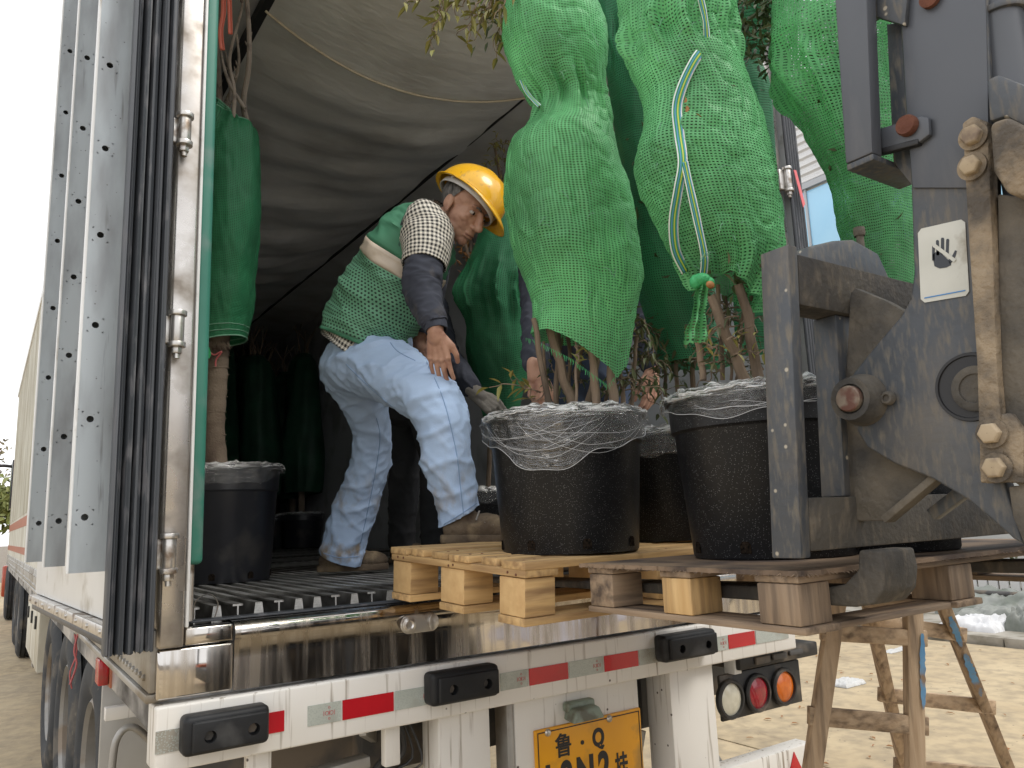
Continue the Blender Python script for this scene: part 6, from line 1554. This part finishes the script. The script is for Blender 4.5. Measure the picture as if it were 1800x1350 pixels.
for A_, B_, va, vb, w in ((L1, L2, 1112, 1120, .045), (L1, L2, 1258, 1272, .050), (L3, L4, 1090, 1112, .045), (L3, L4, 1222, 1240, .045), (L3, L4, 1345, 1365, .045), (L1, L2, 1405, 1425, .05)):
    a, b = on(A_, va), on(B_, vb); e = nrm(b-a)*.035
    part('rung', MB().beam(a-e-CF*.004, b+e-CF*.004, .024, w, up=(0, 0, 1)), M['ladder_x'], TR, bevel=.003)
tp1, tp2 = (L1[0]+L3[0])/2, (L2[0]+L4[0])/2
part('top_board', MB().beam(tp1+V(0, 0, .01), tp2+V(0, 0, .01), .16, .03), M['ladder_x'], TR, bevel=.004)
def smear(Lq, v0, v1, face, m, off, w, seed):
    rs = np.random.default_rng(seed); mb = MB(); a, b = on(Lq, v0), on(Lq, v1); t = nrm(b-a); s = nrm(np.cross(t, face)); n = 26; l, r_ = [], []
    for i in range(n+1):
        p = a+(b-a)*i/n; k = math.sin(PI*min(1, (i+.6)/n))**.3
        l.append(p+s*(-w*k*rs.uniform(.55, 1))+face*off); r_.append(p+s*(w*k*rs.uniform(.55, 1))+face*off)
    mb.grid([[x, y] for x, y in zip(l, r_)], 2, n+1); part('paint_smear', mb, m, TR)
f2 = nrm(np.cross(nrm(L2[1]-L2[0]), nrm(np.cross(CF, nrm(L2[1]-L2[0])))))
def legface(Lq, up):
    d = nrm(Lq[1]-Lq[0]); x = nrm(np.cross(d, up)); y = np.cross(x, d); return x, y
x2, y2 = legface(L2, CF); sg = -1 if np.dot(y2, CF) > 0 else 1; sgx = 1 if np.dot(x2, CR) > 0 else -1
smear((L2[0]+x2*sgx*.017, L2[1]+x2*sgx*.017), 1112, 1245, y2*sg, M['blue_paint'], .0195, .010, 3)
x4, y4 = legface(L4, CR); sx = 1 if np.dot(x4, CF) < 0 else -1
smear((L4[0], L4[1]), 1075, 1128, x4*sx, M['blue_paint'], .0265, .012, 5); smear((L4[0], L4[1]), 1140, 1215, x4*sx, M['blue_paint'], .0265, .014, 6)

# ------------------------------------------------------------------ yard background on the right
kerb = root('kerb', 'low concrete kerb along the raised strip by the tarpaulins', 'kerb', (7.0, 2, 0))
for k in range(26):
    part('kerb_stone', MB().bb(6.93, 7.06, -6+k*1.0+.006, -5+k*1.0-.006, -.02, .085+random.uniform(-.006, .006)), M['pave'], kerb, bevel=.012)
solid('raised_strip', MB().bb(7.065, 14.0, -14, 42, -.05, .075), M['pave'], 'raised paved strip between the yard and the workshop', None, kind='structure')
def heap(name, label, cat, c, sx, sy, h, m, seed, group=None, n=56):
    mb = MB(); rows = []
    for i in range(n):
        row = []
        for j in range(n):
            x = -1+2*i/(n-1); y = -1+2*j/(n-1); r2 = max(abs(x)**3, abs(y)**3)
            e = max(0, 1-r2)**.5; w = mnoise.noise(Vector((x*2.2+seed, y*2.2, 1))); w2 = mnoise.noise(Vector((x*6+seed, y*5, 2)))
            w3 = max(0, 1-abs(mnoise.noise(Vector((x*1.6+y*1.1+seed, y*3.5, 4))))*4)
            row.append((c[0]+sx*x*(1+.12*w), c[1]+sy*y*(1+.12*w2), c[2]+h*e*(.72+.45*w+.12*w2+.14*w3)))
        rows.append(row)
    mb.grid(rows, n, n); return solid(name, mb, m, label, cat, group=group, ang=60)
def hp(u, v): q = at(u, v, 2, .075); return (float(q[0]), float(q[1]), .075)
heap('tarpaulin', 'grey green tarpaulin folded in a heap, widest of the pile behind the white sack', 'tarpaulin', hp(1775, 1078), .55, .62, .30, M['tarp'], 3, 'tarpaulins piled by the kerb')
heap('tarpaulin', 'grey green tarpaulin rolled up just behind the white sack', 'tarpaulin', hp(1750, 1096), .30, .36, .20, M['tarp'], 8, 'tarpaulins piled by the kerb')
heap('tarpaulin', 'small grey green tarpaulin bundle at the picture edge right of the white sack', 'tarpaulin', hp(1812, 1108), .17, .19, .27, M['tarp'], 12, 'tarpaulins piled by the kerb')
heap('plastic_sheet', 'limp white plastic sack lying in front of the tarpaulins', 'plastic sheet', hp(1718, 1104), .26, .30, .15, M['sack'], 5)
heap('plastic_sheet', 'small torn white plastic scrap on the sandy concrete behind the trestle', 'plastic sheet', (6.1, 2.6, .0), .24, .05, .025, M['white_sheet'], 6)
heap('litter', 'scrap of green and white packaging lying on the yard by the tail lamps', 'litter', (4.35, 2.05, 0), .14, .09, .05, M['white_sheet'], 15)
hd = MB()
for k in range(2600):
    p = V(random.uniform(10.2, 10.9), random.uniform(3.4, 8.5), random.uniform(.08, .62)); leaf(hd, p, rng.normal(0, 1, 3), .11, .045, up=nrm(rng.normal(0, 1, 3)))
h = root('hedge', 'dark green hedge growing behind the tarpaulins and rail', 'hedge', (10.5, 6, .075))
part('foliage', hd, M['leaf_d'], h, kind='stuff')
for k in range(9): part('stem', MB().tube([(10.5, 3.6+k*.55, .07), (10.52, 3.65+k*.55, .55)], .02, 6), M['bark'], h)
fe = root('fence_sheet', 'pale corrugated fence sheet standing by the hedge', 'fence', (10.1, 3.2, .075))
for k in range(9): part('sheet_rib', MB().bb(10.06, 10.1, 2.6+k*.14, 2.72+k*.14, .07, .62), M['corr'], fe, bevel=.012)
rl = root('rail', 'thin dark steel rail lying raised along the tarpaulins', 'rail', (8.9, 2.6, .11))
part('rail_bar', MB().cyl((8.75, 1.2, .30), (9.0, 4.6, .30), .036), M['under'], rl)
for y in (1.7, 4.3): part('rail_post', MB().cyl((8.75+.0735*(y-1.2), y, .07), (8.75+.0735*(y-1.2), y, .27), .02), M['under'], rl)
# quilted blankets behind the camera, seen mirrored in the sill
for k, (x, y, a) in enumerate(((7.5, -7.5, 0), (5.6, -8.4, 1), (9.6, -6.2, 2), (3.9, -9.2, 3))):
    heap('blanket', ['lilac white quilted blanket heap mirrored in the sill under the front pot', 'lilac white quilted blanket heap mirrored left of the pallet blocks', 'lilac white quilted blanket heap mirrored at the right end of the sill', 'lilac white quilted blanket heap mirrored nearest the latch'][k], 'blanket', (x, y, 0), 1.1, .7, .75, M['quilt'], 20+k, 'quilted blankets heaped on the yard')

# ------------------------------------------------------------------ far left: tractor and trees
CB = root('truck_cab', 'orange red tractor cab at the far end of the trailer with dark mirrors', 'truck', (0, 15.4, 0))
part('cab_body', MB().prism([(-1.20, 14.3, .9), (-1.20, 14.3, 3.5), (-1.20, 15.9, 3.6), (-1.20, 16.4, 2.4), (-1.20, 16.5, .8)], (2.4, 0, 0)), M['cab'], CB, bevel=.06)
part('side_window', MB().bb(-1.262, -1.24, 15.0, 16.0, 2.0, 2.9), M['glass_dark'], CB, bevel=.02)
part('bumper', MB().bb(-1.27, 1.27, 16.45, 16.75, .35, .95), M['cab'], CB, bevel=.04)
for y in (9.8, 11.1): wheel(CB, y, -1.22, -.84)
wheel(CB, 15.5, -1.24, -.86)
mi = part('mirror', MB().bb(-1.72, -1.50, 15.9, 16.05, 1.95, 2.62), M['blackplast'], CB, bevel=.04)
part('mirror', MB().bb(-1.72, -1.50, 15.88, 16.04, 1.55, 1.85), M['blackplast'], CB, bevel=.04)
part('mirror_arm', MB().tube(smoothpath([(-1.25, 16.0, 2.85), (-1.45, 16.0, 2.86), (-1.6, 15.98, 2.75), (-1.61, 15.98, 2.6)], 14), .03, 8), M['blackplast'], CB)
def tree(label, x, y, h, cr, seed, m, nleaf=2600, ll=.30):
    r = root('tree', label, 'tree', (x, y, 0), 'trees beyond the parked truck'); rs = random.Random(seed)
    tmb = MB(); tmb.tube(smoothpath([(x, y, 0), (x+.1, y, h*.3), (x-.1, y+.1, h*.6)], 10), np.linspace(.16, .08, 10), 8)
    part('trunk', tmb, M['bark'], r); limb = MB(); tips = []
    for k in range(14):
        a = rs.uniform(0, 6.28); z0 = h*rs.uniform(.28, .6); l = cr*rs.uniform(.5, 1.0)
        tip = V(x+l*math.cos(a), y+l*math.sin(a), z0+rs.uniform(.15, .4)*h); limb.tube(smoothpath([(x, y, z0), ((x+tip[0])/2, (y+tip[1])/2, z0+(tip[2]-z0)*.35), tip], 8), np.linspace(.06, .015, 8), 6); tips.append(tip)
        for q in range(3): tips.append(tip+rng.normal(0, .35, 3)*cr*.5)
    part('limbs', limb, M['bark'], r)
    lf = MB()
    for _ in range(nleaf):
        t = tips[rs.randrange(len(tips))]; leaf(lf, t+rng.normal(0, .30, 3)*cr*.42, rng.normal(0, 1, 3), ll*rs.uniform(.6, 1.3), ll*.45, up=nrm(rng.normal(0, 1, 3)))
    part('crown', lf, m, r, kind='stuff')
GL = mat('spring_leaf', (.12, .15, .035), (.20, .21, .06), vs=5, rough=.6); GB = mat('bare_twig_leaf', (.20, .17, .10), (.26, .22, .13), vs=5, rough=.7)
tree('thin tan tree beyond the cab mirrors, tallest at the left edge', -3.1, 34, 6.4, 2.0, 3, GB, 1800, .22)
tree('bright green bushy tree low behind the cab mirrors', -2.6, 27, 3.4, 1.7, 5, GL)
tree('olive green tree farther left behind the cab', -5.6, 30, 4.6, 2.2, 9, GL)
tree('dull green tree seen just over the yard edge left of the cab', -4.4, 23, 2.6, 1.4, 14, GL, 2000)

fl_ = MB()
for _ in range(420):
    x, y = random.uniform(1.2, 8.2), random.uniform(-1.5, 9); leaf(fl_, (x, y, .006), (random.uniform(-1, 1), random.uniform(-1, 1), .05), random.uniform(.03, .07), random.uniform(.01, .025), up=V(0, 0, 1))
for _ in range(120):
    x, y = random.uniform(-4.5, -1.5), random.uniform(0, 12); leaf(fl_, (x, y, .006), (random.uniform(-1, 1), random.uniform(-1, 1), .05), random.uniform(.03, .06), random.uniform(.01, .02), up=V(0, 0, 1))
solid('fallen_leaves', fl_, M['leaf_o'], 'dry fallen leaves and chips scattered over the concrete yard', 'leaves', kind='stuff')
for rt_, sm_, d_, n_ in ((TA, smA, A_D, 34), (TB, smB, B_D, 34)):
    th_ = MB()
    for _ in range(n_):
        k = random.randrange(10, len(sm_)-12); v_, a_, b_ = sm_[k]; u_ = a_+(b_-a_)*random.uniform(.12, .88); p0 = surf(u_, v_, sm_, d_, .001)
        d0 = CR*random.uniform(-1, 1)+CU*random.uniform(-1, .6)-CF*.35; L_ = random.uniform(.01, .045)
        th_.tube(smoothpath([p0, p0+d0*L_*.5+CU*.004, p0+d0*L_-CU*.006], 7), .0006, 4)
    part('snagged_threads', th_, M['net_hem'], rt_, kind='stuff')
